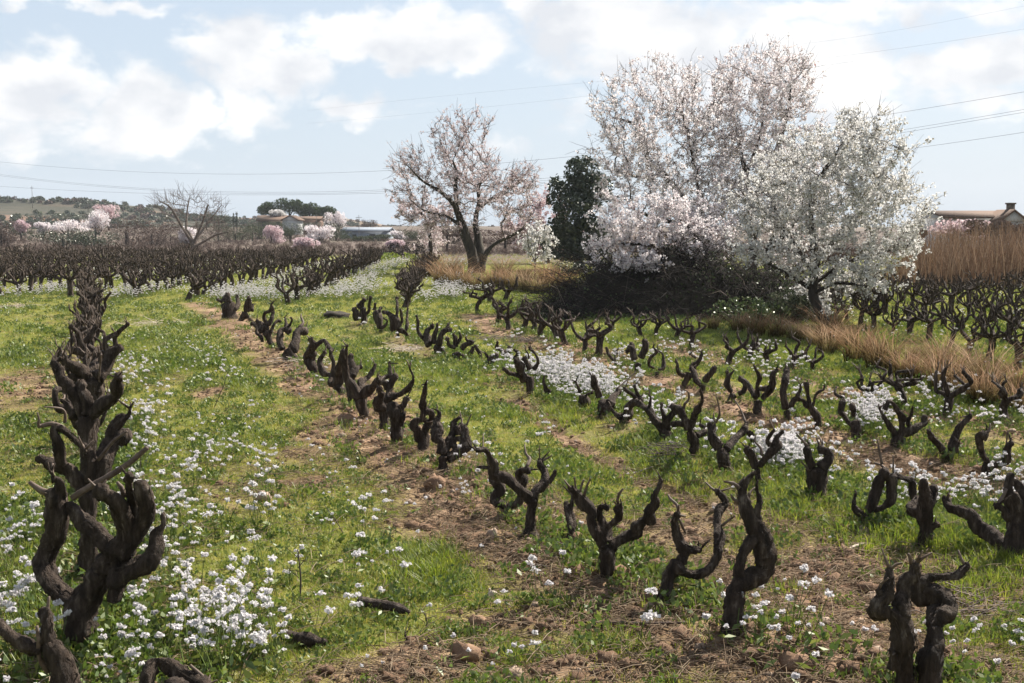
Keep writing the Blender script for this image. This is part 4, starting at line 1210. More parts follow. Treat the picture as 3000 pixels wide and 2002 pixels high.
# ---------------------------------------------------------------- trees
def grow(seeds, attract, step, infl, kill, iters=90, up=.12, rg=None):
    """branches growing from seed points towards scattered points of the crown; returns nodes, parents"""
    nodes = [np.array(s) for s in seeds]
    par = [-1] * len(nodes)
    A = np.array(attract)
    ns = len(nodes)
    for it in range(iters):
        if not len(A): break
        kd = kdtree.KDTree(len(nodes))
        for i, n in enumerate(nodes): kd.insert(n, i)
        kd.balance()
        pull, keep = {}, np.ones(len(A), bool)
        for q, a in enumerate(A):
            _, i, d = kd.find(a)
            if d < kill: keep[q] = False
            elif d < infl: pull.setdefault(i, []).append((a - nodes[i]) / d)
        if not pull: 
            infl *= 1.4
            if infl > 12: break
            continue
        new = 0
        for i, v in pull.items():
            d = np.mean(v, 0) + rg.normal(0, .22, 3); d[2] += up
            l = np.linalg.norm(d)
            if l < 1e-3: continue
            nodes.append(nodes[i] + d / l * step); par.append(i); new += 1
        A = A[keep]
        if len(nodes) > 5200: break
    return nodes, par, ns


def ellipsoid_points(n, ells, rg, zmin=None, shell=1 / 2.4):
    """ells: (centre, radii); points spread in proportion to their volume"""
    vol = np.array([e[1][0] * e[1][1] * e[1][2] for e in ells]); vol = vol / vol.sum()
    out = []
    for (c, r), v in zip(ells, vol):
        m = max(8, int(n * v))
        d = rg.normal(size=(m, 3)); d /= np.linalg.norm(d, axis=1)[:, None]
        out.append(np.array(c) + d * np.array(r) * (rg.random(m) ** shell)[:, None])
    P = np.vstack(out)
    return P if zmin is None else P[P[:, 2] > zmin]


def px_ells(ells, depth, rg, squash=.8, jitter=.0):
    out = []
    for cx, cy, rx, ry in ells:
        d = depth + rg.normal(0, jitter)
        s = d / FPX
        out.append((at(cx, cy, d), (rx * s, (rx + ry) * .5 * s * squash, ry * s)))
    return out


def blossom_tree(name, label, cat, base_px, depth, strokes, ells, n_attr, step, petals, n_bl, bl_size, seed, bark='tree_bark', shoots=1.0, jit=.6,
                 tipr=.006, group=None, seedtop=.35, mound=0.0, twigmat='twig', dens_shoot=5, squash=.8, leafname="blossom", tk=1.0):
    rg = np.random.default_rng(seed)
    base = at(base_px[0], base_px[1], depth)
    base[2] = float(zg(base[0], base[1])) + mound - .03
    root = empty(name, base, label, cat, group)
    seeds = []
    done = []
    for k, (kind, pts) in enumerate(strokes):
        x0, y0, _ = pts[0]
        ds = min(done, key=lambda e: (e[0] - x0) ** 2 + (e[1] - y0) ** 2)[2] if done else depth
        L = np.concatenate([[0], np.cumsum([math.hypot(b[0] - a[0], b[1] - a[1]) for a, b in zip(pts[:-1], pts[1:])])]) * depth / FPX
        slope = 0 if kind == 't' else rg.choice([-1, 1]) * rg.uniform(.2, .7)
        P, Rr = [], []
        for (x, y, r), l in zip(pts, L):
            d = ds + slope * l
            P.append(at(x, y, d)); Rr.append(r * d / FPX); done.append((x, y, d))
        P, Rr = np.array(P), np.array(Rr)
        if kind == 't': P[0][2] = min(P[0][2], base[2] - .05)
        mb = MB()
        mb.tube(P, Rr * tk * (1 + .12 * rg.normal(size=len(Rr)).clip(-1, 1)), 10, .2, step=max(.06, Rr.mean() * .8), seed=int(rg.integers(1e6)), twist=.1)
        mb.build("trunk" if kind == 't' else "limb", M[bark], root, True, base)
        Q, _ = resample(P, Rr, step)
        n0 = int(len(Q) * seedtop) if kind == 't' else max(1, int(len(Q) * .25))
        seeds += list(Q[n0:])
    E = px_ells(ells, depth, rg, squash, jit)
    A = ellipsoid_points(n_attr, E, rg, base[2] + .5)
    nodes, par, ns = grow(seeds, A, step, step * 9, step * 1.7, rg=rg)
    n = len(nodes)
    NP = np.array(nodes)
    kids = [[] for _ in range(n)]
    for i, p in enumerate(par):
        if p >= 0: kids[p].append(i)
    acc = np.zeros(n)
    for i in range(n - 1, -1, -1):
        if acc[i] == 0: acc[i] = tipr ** 2.3
        if par[i] >= 0: acc[par[i]] += acc[i]
    rad = np.minimum(acc ** (1 / 2.3), .11)
    br = MB()
    thin = []
    for i in range(n):
        starts = [c for c in kids[i]]
        # each chain starts at a fork (all children but the thickest) or at a seed node
        if i < ns: heads = starts
        else: heads = sorted(starts, key=lambda c: -acc[c])[1:]
        for c in heads:
            ch = [i, c]
            while kids[ch[-1]]:
                ch.append(max(kids[ch[-1]], key=lambda q: acc[q]))
            r = rad[ch].copy(); r[0] = min(r[0], r[1] * 1.25)
            br.tube(NP[ch] + np.vstack([np.zeros(3), rg.normal(0, step * .10, (len(ch) - 1, 3))]) , r, 5 if r[1] > .02 else 3, closed=False)
    # fine shoots: straight young twigs
    cand = np.array([i for i in range(ns, n) if rad[i] < tipr * 4.5])
    sh_pts = []
    m = int(len(cand) * shoots)
    if m:
        pick = rg.choice(cand, m)
        ctr = np.mean([e[0] for e in E], 0)
        for i in pick:
            d = (NP[i] - ctr); d /= np.linalg.norm(d) + 1e-6
            d = d * .6 + rg.normal(0, .55, 3) + np.array([0, 0, .55]); d /= np.linalg.norm(d)
            l = rg.uniform(.5, 1.7) * step * 2.1
            a, b = NP[i], NP[i] + d * l
            br.tube([a, (a + b) / 2 + rg.normal(0, .02, 3) * l, b], [tipr * .8, tipr * .65, tipr * .4], 3, closed=False)
            sh_pts.append((a, b))
    br.build("branches", M[twigmat], root, True, base)
    if n_bl:
        src = []
        half = n_bl // 2
        i = rg.choice(cand, half); j = np.array([par[q] for q in i])
        t = rg.random(half)[:, None]
        src.append(NP[i] * t + NP[j] * (1 - t) + rg.normal(0, bl_size * .8, (half, 3)))
        if sh_pts:
            k = rg.integers(0, len(sh_pts), n_bl - half)
            a = np.array([q[0] for q in sh_pts])[k]; b = np.array([q[1] for q in sh_pts])[k]
            t = rg.random(len(k))[:, None] ** .8
            src.append(a * (1 - t) + b * t + rg.normal(0, bl_size * .45, (len(k), 3)))
        C = np.vstack(src)
        C = C[C[:, 2] > base[2] + .15]
        # flowers sit in bunches on the spurs, with bare wood between
        k = rg.choice(len(C), max(1, len(C) // 6), replace=False)
        C = C[rg.choice(k, len(C))] + rg.normal(0, bl_size * .62, C.shape)
        bl = MB()
        bl.leaves(C, bl_size, rg, .85)
        bl.leaves(C + rg.normal(0, bl_size * .25, C.shape), bl_size * .9, rg, .85)
        o = bl.build(leafname, M[petals], root, False, base)
        o["kind"] = "stuff"
    return root


def S(crop, txt):
    ox, oy, k = crop
    out = []
    for s in txt.split('|'):
        out.append((s[0], [(ox + a * k, oy + b * k, c * k) for a, b, c in (tuple(float(v) for v in q.split(',')) for q in s[1:].split(';'))]))
    return out


EC, SRC = (1000, 200, .5102), (0, 0, 1)


def E_(crop, ells):
    ox, oy, k = crop
    return [(ox + a * k, oy + b * k, c * k, d * k) for a, b, c, d in ells]


AG = "blossoming almond trees round the mound"
blossom_tree("almond_tree", "spreading multi-stemmed almond tree in pale blossom standing alone left of the dark oak", "tree", (1393, 798), 57.5,
             S(EC, "t770,1175,55;745,1050,48;710,950,40;680,860,34;655,790,28|a680,880,28;640,780,20;570,710,15;470,650,10;380,560,6|a660,800,26;655,690,19;660,600,13;640,530,9|a765,1170,42;790,1050,38;780,950,30;770,880,27;790,760,20;790,680,15;840,600,10|a800,1170,38;825,1080,28;880,1010,18;1000,950,13;1080,890,8|a790,800,20;880,740,13;960,690,10;1060,640,7|a680,900,18;600,850,13;480,820,9;400,760,6"),
             E_(EC, [(640, 390, 150, 150), (420, 560, 165, 110), (700, 560, 230, 150), (800, 340, 85, 90), (940, 660, 190, 100), (400, 720, 140, 110), (330, 570, 85, 75), (1060, 640, 95, 90), (750, 720, 260, 110), (600, 880, 240, 90), (980, 800, 170, 110), (1000, 720, 130, 90)]),
             2800, .26, 'blush', 15000, .068, 3, 'mossy_bark', 2.2, 1.2, .011, AG, tk=.62)
blossom_tree("almond_tree", "small thin-trunked almond tree just left of the spreading one", "tree", (1263, 762), 64,
             S(EC, "t515,1110,14;510,980,12;490,880,10;440,810,7|a500,930,9;560,860,7;620,820,5"),
             E_(EC, [(420, 800, 130, 90), (560, 860, 110, 110), (380, 860, 90, 60), (520, 980, 110, 100)]), 500, .34, 'blush', 2600, .11, 5, 'tree_bark', 1.2, .8, .011, AG)
blossom_tree("almond_tree", "dull pink almond tree half hidden behind the spreading tree and the dark oak", "tree", (1640, 770), 72,
             S(EC, "t1180,1120,16;1190,1000,14;1170,900,10|a1185,960,10;1260,860,7"),
             E_(EC, [(1150, 850, 130, 110), (1230, 800, 90, 90), (1130, 980, 150, 100), (1020, 900, 120, 80)]), 600, .36, 'rose', 3600, .12, 6, 'tree_bark', 1.2, .8, .012, AG)
blossom_tree("almond_tree", "tall pink-white almond tree with a crooked dark limb, left side of the big group", "tree", (2165, 905), 34,
             S(SRC, "t2165,915,16;2150,860,15;2135,812,14|a2135,815,13;2096,768,12;2050,700,10;2000,590,9;1944,511,8;1908,480,7;1877,419,6;1862,368,5;1800,345,3|a2100,770,9;2060,640,7;2040,520,5;2020,420,4;1990,300,3|a1944,511,6;1880,520,4;1800,500,3|a2050,690,7;1960,650,5;1860,620,4"),
             [(1880, 320, 165, 130), (1980, 400, 160, 190), (1830, 470, 130, 130), (1950, 220, 90, 55), (2040, 560, 160, 140), (1850, 590, 150, 90), (1765, 290, 60, 60), (2030, 290, 120, 110), (2080, 420, 110, 160), (2110, 580, 110, 150)],
             3200, .20, 'pink', 20000, .058, 8, 'tree_bark', 1.5, .9, .0065, AG, .4, .35)
blossom_tree("almond_tree", "tallest pink-white almond tree with a straight dark trunk, middle of the big group", "tree", (2204, 885), 35.5,
             S(SRC, "t2206,900,14;2204,800,13;2204,723,12;2200,640,11;2195,560,9|a2195,560,8;2170,440,6;2150,330,4;2140,260,3|a2200,600,8;2260,480,6;2300,360,5;2320,240,3|a2204,680,7;2280,600,5;2340,540,4|a2190,500,5;2230,380,4;2240,250,3"),
             [(2230, 250, 165, 115), (2300, 360, 120, 140), (2180, 400, 140, 150), (2240, 560, 150, 140), (2330, 220, 75, 65), (2160, 210, 70, 60), (2260, 180, 90, 45)],
             2800, .20, 'pink', 19500, .058, 9, 'tree_bark', 1.5, .9, .0065, AG, .4, .35)
blossom_tree("almond_tree", "second straight dark trunk with pink blossom, just right of the tallest one", "tree", (2252, 890), 37,
             S(SRC, "t2255,900,12;2252,800,11;2250,740,10;2290,640,7|a2250,740,7;2340,640,5;2400,560,4"),
             [(2360, 600, 130, 140), (2300, 740, 90, 80), (2400, 480, 110, 90), (2280, 830, 70, 40)], 900, .24, 'pink', 6000, .07, 19, 'tree_bark', 1.4, .6, .007, AG, .5, .3)
blossom_tree("almond_tree", "low white almond tree drooping leftwards over the dark mound", "tree", (2130, 900), 31,
             S(SRC, "t2140,920,12;2120,850,12;2080,800,11|a2080,800,10;2000,745,8;1910,720,6;1820,715,4|a2060,780,7;1960,690,5;1860,660,4|a2090,800,7;2060,720,5;1990,640,4|a1920,720,4;1850,770,3;1790,800,2"),
             [(1900, 660, 180, 100), (1800, 740, 100, 80), (2000, 720, 140, 90), (1765, 800, 60, 38), (1880, 770, 110, 50), (2080, 660, 110, 90)],
             1900, .19, 'pink', 14500, .055, 12, 'tree_bark', 1.4, .8, .0062, AG, .4, .4)
blossom_tree("almond_tree", "densely flowering white almond tree with a leaning dark trunk at the right of the group", "tree", (2425, 965), 27.3,
             S(SRC, "t2432,972,17;2415,940,16;2383,870,14;2386,800,13;2389,748,12|a2389,748,11;2376,634,8;2390,540,6;2415,500,5;2446,455,4;2475,410,3|a2386,800,9;2330,720,7;2280,640,5;2250,560,3|a2389,760,9;2460,690,7;2540,600,5;2580,500,4|a2386,830,8;2480,770,6;2580,740,5;2660,720,3|a2384,860,7;2450,830,5;2540,840,4|a2383,850,6;2300,800,5;2230,760,3"),
             [(2430, 550, 250, 160), (2550, 450, 140, 120), (2610, 620, 110, 145), (2300, 640, 150, 140), (2450, 750, 190, 105), (2670, 690, 55, 105), (2560, 810, 75, 85), (2350, 470, 110, 90), (2490, 375, 110, 60), (2680, 790, 40, 50), (2420, 860, 120, 60), (2220, 610, 100, 120), (2190, 740, 80, 70), (2700, 640, 50, 80)],
             3600, .17, 'white', 36000, .050, 15, 'tree_bark', 1.5, .8, .0055, AG, .3)
blossom_tree("almond_sapling", "slender white-flowering sapling standing in the dry grass before the oak", "tree", (1566, 838), 50,
             S(SRC, "t1566,842,2.4;1567,790,2.2;1570,745,2|a1568,770,1.6;1548,720,1.3;1545,680,1|a1570,745,1.6;1580,700,1.2;1572,670,1|a1569,760,1.5;1600,730,1.2;1612,690,1"),
             [(1552, 715, 32, 45), (1585, 710, 30, 50), (1565, 760, 45, 28), (1605, 740, 22, 40)], 220, .22, 'white', 1500, .085, 23, 'tree_bark', 1.5, .2, .007, AG)
blossom_tree("bare_tree", "leafless grey tree rising behind the left block of vines", "tree", (566, 738), 105,
             S(SRC, "t568,740,7;560,700,6;545,675,5|a562,710,5;530,660,3.5;500,610,2.5;470,590,1.5|a545,675,4;548,620,2.6;555,580,1.6|a566,715,4.5;590,660,3;610,600,2|a568,725,4;630,690,2.5;670,680,1.5|a575,700,3;620,640,2;650,600,1.4"),
             [(540, 600, 80, 45), (610, 610, 55, 45), (480, 600, 50, 35), (640, 650, 40, 50), (560, 655, 100, 50)], 1500, .42, 'rose', 0, .1, 27, 'grey_twig', 2.2, 1.2, .017, None, .3, 0, 'grey_twig')


def leafy(name, label, cat, base, lumps, n, size, mat, seed, trunk=None, group=None, kind_part="foliage", aspect=.5, shell=1 / 3.2, stems=0):
    """crown of separate leaves spread through uneven lumps, on a trunk"""
    rg = np.random.default_rng(seed)
    base = np.array(base, float)
    root = empty(name, base, label, cat, group)
    if trunk:
        for P, r in trunk:
            mb = MB(); mb.tube(np.array(P), r, 7, .15, step=.25, seed=seed); mb.build("trunk", M['tree_bark'], root)
    C = ellipsoid_points(n * 2, lumps, rg, shell=shell)
    # ragged: thin out by 3-D lumpiness
    k = np.mean([(c[1][0] + c[1][2]) * .5 for c in lumps])
    f = fbm(C[:, 0] / k * 2.6 + C[:, 1] / k * 1.3, C[:, 2] / k * 3 - C[:, 1] / k * 1.7, seed, 3)
    C = C[np.argsort(-(f + rg.random(len(C)) * .28))[:n]]
    C = C[C[:, 2] > -.05]
    mb = MB(); mb.leaves(C, size, rg, aspect)
    o = mb.build(kind_part, M[mat], root, False); o["kind"] = "stuff"
    if stems:
        mb = MB()
        for _ in range(stems):
            e = C[rg.integers(0, len(C))]
            b0 = np.array([e[0] * .35 + rg.normal(0, .1), e[1] * .35, 0])
            mb.tube([b0, (b0 + e) / 2 + rg.normal(0, .12, 3), e], [size * .22, size * .16, size * .08], 3, closed=False)
        o = mb.build("stems", M['twig'], root); o["kind"] = "stuff"
    return root


def rel(ells, depth, base, squash=.85, seed=0, jit=0.0):
    rg = np.random.default_rng(seed)
    return [(np.array(c) - np.array(base), r) for c, r in px_ells(ells, depth, rg, squash, jit)]


# dark holm oak between the almonds
D = 62.0
b = at(1690, 790, D); b[2] = float(zg(b[0], b[1])) - .05
leafy("holm_oak", "dark evergreen oak between the two groups of blossoming trees", "tree", b,
      rel(E_(EC, [(1385, 590, 110, 85), (1290, 680, 110, 80), (1440, 700, 130, 110), (1340, 830, 130, 120), (1300, 1000, 160, 110), (1250, 640, 55, 40), (1440, 1000, 130, 150), (1385, 535, 55, 40), (1230, 760, 60, 50), (1240, 900, 60, 60)]), D, b, .8, 1, .5),
      15000, .19, 'oak', 41, [([(0, 0, -.2), (.1, .3, 1.2), (0, .5, 2.6)], [.28, .22, .14])])

# ---------------------------------------------------------------- the dark mound of brush
def make_mound():
    rg = np.random.default_rng(91)
    c = ground_at(1975, 930)
    base = np.array([c[0], c[1], 0.0])
    root = empty("brush_mound", base, "dark mound of bramble brush beneath the blossoming trees", "brush heap")
    # profile along its length, traced crest and foot
    s = depth_of(c) / FPX
    prof = [(1590, .1), (1640, .5), (1720, .95), (1800, 1.35), (1900, 1.65), (1960, 1.7), (2050, 1.5), (2150, 1.35), (2250, 1.15), (2330, .75), (2400, .1)]
    xs = np.array([(p - 1975) * s for p, _ in prof]); hs = np.array([h for _, h in prof])
    X = np.linspace(xs[0], xs[-1], 70); Yt = np.linspace(-1, 1, 26)
    skew = 1.1
    V = []
    for t in Yt:
        h = np.interp(X, xs, hs) * (1 - abs(t) ** 1.8)
        yy = t * 1.5 + .5 + .25 * (X * -.12)
        h = h * (.5 + .95 * fbm(X * 1.9, np.full_like(X, t * 3), 5, 4)) - .06
        V.append(np.stack([X, np.full_like(X, 0) + yy, h], -1))
    V = np.array(V)
    ny, nx = V.shape[:2]
    i, j = np.meshgrid(np.arange(ny - 1), np.arange(nx - 1), indexing='ij')
    Q = np.stack([i * nx + j, i * nx + j + 1, (i + 1) * nx + j + 1, (i + 1) * nx + j], -1).reshape(-1, 4)
    mb = MB(); mb.add(V.reshape(-1, 3), Q); mb.build("earth", M['brush_earth'], root)
    tw, lf = MB(), MB()
    flatV = V.reshape(-1, 3)
    gt = MB()
    for q in range(5200):
        a = flatV[rg.integers(0, len(flatV))] + rg.normal(0, .08, 3)
        d = rg.normal(size=3); d[2] = abs(d[2]) * .55; d /= np.linalg.norm(d)
        l = rg.uniform(.3, 1.1) if rg.random() < .85 else rg.uniform(1.0, 1.8)
        P = [a, a + d * l * .5 + (0, 0, .08), a + d * l + (0, 0, -.12 * l)]
        r = rg.uniform(.004, .010)
        (gt if q % 16 == 0 else tw).tube(P, [r, r * .8, r * .4], 3, closed=False)
    o = gt.build("dead_stems", M['grey_twig'], root); o["kind"] = "stuff"
    o = tw.build("brambles", M['brush'], root); o["kind"] = "stuff"
    k = flatV[rg.integers(0, len(flatV), 14000)] + rg.normal(0, .13, (14000, 3))
    wgt = sstep(-.2, 1.6, k[:, 0]) * .7 + .3
    k = k[rg.random(len(k)) < wgt]; k[:, 2] = np.abs(k[:, 2]) + .03
    lf.leaves(k, .075, rg, .6)
    o = lf.build("leaves", M['bramble'], root, False); o["kind"] = "stuff"


make_mound()
DRYM = []
for q, (px, py, s_) in enumerate([(2160, 972, .7), (2215, 985, .8), (2275, 990, .8), (2330, 1000, .75), (2090, 965, .55), (2250, 950, .7)]):
    DRYM.append((px, py, s_))
p = at(1205, 755, 82); p[2] = 0
leafy("brush_heap", "low dark heap of brush at the end of the grassy lane", "brush heap", p, [(np.array([0, 0, .35]), np.array([2.2, 1.0, .9])), (np.array([-1.6, 0, .2]), np.array([1.5, .8, .5]))], 1800, .16, 'brush', 93)
p = at(1150, 768, 76); p[2] = 0
leafy("green_weed_bank", "bright green weedy bank beside the dark heap at the lane's end", "bank", p, [(np.array([0, 0, .15]), np.array([2.0, 1.0, .45]))], 1500, .12, 'lush', 94)
# green bushes at the foot of the mound, right
for q, (px, py, D, rx, rz, m, lab) in enumerate([(2190, 950, 27.5, .95, .62, 'bramble', "leafy dark green bush at the right end of the mound"),
                                                (2300, 965, 28, .55, .75, 'olive', "dull green upright bush between the mound and the leaning white almond"),
                                                (1660, 815, 55, 1.0, .6, 'oak', "dark low bush at the foot of the evergreen oak"),
                                                (1270, 820, 55, 1.0, .5, 'bramble', "dark green bush under the pale dry grass left of the spreading almond")]):
    p = at(px, py, D); p[2] = 0
    leafy("bush", lab, "bush", p, [(np.array([0, 0, rz * .5]), np.array([rx, rx * .7, rz * .6])), (np.array([rx * .5, 0, rz * .4]), np.array([rx * .6, rx * .5, rz * .5]))], 1500, .085, m, 60 + q, stems=30)


# ---------------------------------------------------------------- dry grass
trg = np.random.default_rng(17)
TUS = []
for q in range(8):
    lean = np.array([trg.uniform(-.25, .1), 0, 0])
    mb = blades(trg, 230, .16, .34, .95, .0115, .9, 3)
    mb.V = [v + lean * (np.clip(v[:, 2:3], 0, 2) ** 1.5) for v in mb.V]
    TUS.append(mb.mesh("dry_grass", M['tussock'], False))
spots = [(2390, 1012), (2450, 1038), (2510, 1062), (2570, 1086), (2640, 1110), (2700, 1128), (2770, 1150), (2840, 1172), (2910, 1192), (2985, 1208), (2430, 992), (2500, 1015), (2580, 1040), (2660, 1066), (2740, 1092), (2820, 1118), (2900, 1142), (2980, 1166), (3060, 1225), (2355, 985)]
WHERE = ["leftmost", "second from the left", "third from the left", "fourth from the left", "fifth from the left", "at the middle", "just right of the middle", "third from the right edge", "second from the right edge", "at the right edge"]
for q, (px, py) in enumerate(spots):
    for e in range(1):
        p = ground_at(px + trg.normal(0, 16), py + trg.normal(0, 5))
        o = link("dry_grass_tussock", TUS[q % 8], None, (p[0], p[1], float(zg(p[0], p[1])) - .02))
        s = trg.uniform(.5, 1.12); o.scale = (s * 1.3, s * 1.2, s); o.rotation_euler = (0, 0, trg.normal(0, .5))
        lab = (f"tan grass tussock, front line of the right strip, {WHERE[q]}" if q < 10 else f"russet dry grass tussock in the back line of the right strip, {ORD[q - 9]} from the left")
        tag(o, lab if q not in (18, 19) else ["tan grass tussock cut by the right edge of the strip", "small pale grass tussock at the left tip of the right strip"][q - 18], "grass tussock", "dry grass tussocks in the strip at the right")
for q, (px, py, s) in enumerate([(1275, 800, 1.5), (1320, 815, 1.5), (1300, 838, 1.3), (1345, 845, 1.2), (1395, 850, 1.1), (1440, 842, 1.2), (1490, 845, 1.25), (1530, 858, 1.2), (1575, 862, 1.2), (1620, 858, 1.3), (1660, 852, 1.2), (1470, 815, 1.3), (1540, 825, 1.2), (1600, 830, 1.2), (1245, 812, 1.2)]):
    p = ground_at(px, py)
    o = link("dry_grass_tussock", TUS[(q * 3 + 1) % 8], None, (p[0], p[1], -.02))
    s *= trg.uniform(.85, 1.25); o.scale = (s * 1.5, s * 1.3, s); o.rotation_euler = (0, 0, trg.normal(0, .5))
    tag(o, f"pinkish dry grass tussock below the spreading almond and the oak, {ORD[q + 1]} in the patch" if False else
        ["pale dry grass clump behind the dark bush left of the spreading almond", "pale dry clump right behind the dark bush by the spreading almond", "dry grass clump in front of the dark bush left of the spreading almond", "dry clump at the left foot of the spreading almond", "russet dry clump below the spreading almond's trunk", "dry clump just right of the spreading almond's trunk", "pink-tan dry clump between the spreading almond and the sapling", "dry clump left of the slender sapling's foot", "dry clump at the slender sapling's foot", "pinkish clump right of the slender sapling", "rightmost dry clump, touching the dark mound", "back dry clump behind the almond's right foot", "back dry clump behind the slender sapling", "back dry clump before the evergreen oak", "small dry clump at the left edge of the patch"][q],
        "grass tussock", "dry grass tussocks under the spreading almond")

for q, (px, py, s_) in enumerate(DRYM):
    p = ground_at(px, py)
    o = link("dry_grass_tussock", TUS[(q * 5 + 2) % 8], None, (p[0], p[1], -.02)); o.scale = (s_ * 1.3, s_ * 1.2, s_)
    tag(o, ["grey dry grass tuft at the mound's foot below the leafy dark bush", "grey dry grass tuft right of the leafy dark bush", "grey dry tuft midway from leafy dark bush to leaning almond", "grey dry tuft against the leaning white almond's trunk", "low dry tuft at the middle of the mound's foot", "dry grass tuft up on the mound's right shoulder"][q], "grass tussock", "dry grass tufts at the foot of the mound")


def reed_bed():
    """tall russet reeds behind the right-hand vines"""
    rg = np.random.default_rng(29)
    n = 14000
    y = rg.uniform(43.5, 56, n); x = rg.uniform(13.5, 34, n)
    keep = (x / y > .325 + .02 * rg.normal(size=n))
    x, y = x[keep], y[keep]; n = len(x)
    h = rg.uniform(.9, 2.5, n) * (.55 + .9 * fbm(x * .5, y * .5, 3, 3)) * np.clip((x / y - .29) / .06, .3, 1)
    a = rg.uniform(0, 6.28, n); le = rg.uniform(.05, .6, n) * h
    out = np.stack([np.cos(a), np.sin(a), np.zeros(n)], -1); side = np.stack([-np.sin(a), np.cos(a), np.zeros(n)], -1)
    base = np.stack([x, y, np.zeros(n)], -1)
    rows = []
    for t, w in ((0, .011), (.5, .011), (1, .003)):
        c = base + out * (le * t * t)[:, None] + np.array([0, 0, 1.0]) * (h * t)[:, None]
        rows += [c - side * w, c + side * w]
    V = np.stack(rows, 1).reshape(-1, 3)
    k = np.arange(n)[:, None] * 6
    Q = np.concatenate([k + np.array([[0, 1, 3, 2]]), k + np.array([[2, 3, 5, 4]])])
    mb = MB(); mb.add(V, Q)
    m = rg.integers(0, n, 16000)
    C = base[m] + out[m] * (le[m] * .6)[:, None] + np.array([0, 0, 1.0]) * (h[m] * rg.uniform(.3, 1, 16000))[:, None] + rg.normal(0, .1, (16000, 3))
    mb.leaves(C, .20, rg, .07, .25, (0, 0, 1))
    tag(mb.build("reed_bed", M['reed'], None, False), "tall russet reeds behind the right-hand block of vines", kind="stuff")


reed_bed()

# ---------------------------------------------------------------- far trees, bushes
def far_ell(base, w, h, rg, n=5, low=.25):
    return [(np.array([rg.uniform(-.5, .5) * w * .7, rg.uniform(-.3, .3) * w * .6, h * rg.uniform(low + .15, .75)]), np.array([w * rg.uniform(.22, .36), w * rg.uniform(.2, .34), h * rg.uniform(.18, .3)])) for _ in range(n)]


def far_almond(px, py, wpx, hpx, D, mat, label, seed):
    rg = np.random.default_rng(seed)
    p = at(px, py + hpx * .5, D); s = D / FPX
    w, h = wpx * s, hpx * s
    z0 = p[2]
    gz = min(max(z0 - h * .25, 0), 14)
    base = np.array([p[0], p[1], gz])
    lumps = [(c + np.array([0, 0, z0 - gz]), r) for c, r in far_ell(base, w * 1.15, h * 1.1, rg, 12, .0)]
    return leafy("almond_tree", label, "tree", base, lumps, 2400, max(.17, 1.3 * s), mat, seed, [([(0, 0, -1), (0, 0, (z0 - gz) + h * .45)], [.14, .08])], "small almond trees in blossom far behind the vines", "blossom", .9, stems=26)


FA = [(62, 662, 38, 36, 170, 'rose', "small round pink almond near the left edge below the hill"), (126, 668, 40, 34, 170, 'pink', "small white almond second from the left below the hill"),
      (200, 662, 90, 34, 165, 'pink', "wide low pale almond above the dark hedge"), (280, 645, 72, 58, 160, 'pink', "large pale pink almond at the right end of the dark hedge"),
      (318, 622, 60, 44, 185, 'rose', "deep pink almond behind the large pale one by the hedge"), (550, 690, 46, 50, 130, 'pink', "pale almond glimpsed through the leafless grey tree"),
      (795, 690, 58, 56, 150, 'rose', "bright pink almond below the pale gabled house"), (893, 718, 70, 44, 118, 'rose', "lowest pink almond bush in the brown field"),
      (935, 682, 62, 42, 150, 'pink', "pale pink almond right of the gabled house"), (983, 642, 50, 42, 230, 'pink', "peach-tinted almond beside the pines on the rise"),
      (1155, 722, 46, 34, 118, 'rose', "pink almond bush left of the grassy lane's end"), (1170, 690, 40, 24, 180, 'pink', "faint almond beside the low blue-grey building"),
      (815, 625, 36, 22, 235, 'white', "white-flowering tree on the gabled house's roofline below the pines"), (2800, 672, 150, 66, 75, 'rose', "pink almond haze before the long building at the right")]
for q, f in enumerate(FA): far_almond(*f, 200 + q)


def far_bush(px, py, wpx, hpx, D, mat, label, seed, n=2600, name="bush", cat="bush", group=None, lumpn=8, leaf=1.45):
    rg = np.random.default_rng(seed)
    p = at(px, py, D); s = D / FPX
    w, h = wpx * s, hpx * s
    base = np.array([p[0], p[1], max(p[2], -.1)])
    return leafy(name, label, cat, base, far_ell(base, w * 1.25, h, rg, lumpn, .0), n, max(.14, leaf * s * 1.2), mat, seed, [([(0, 0, -1.5), (0, 0, h * .5)], [.14, .08])], group, stems=24)


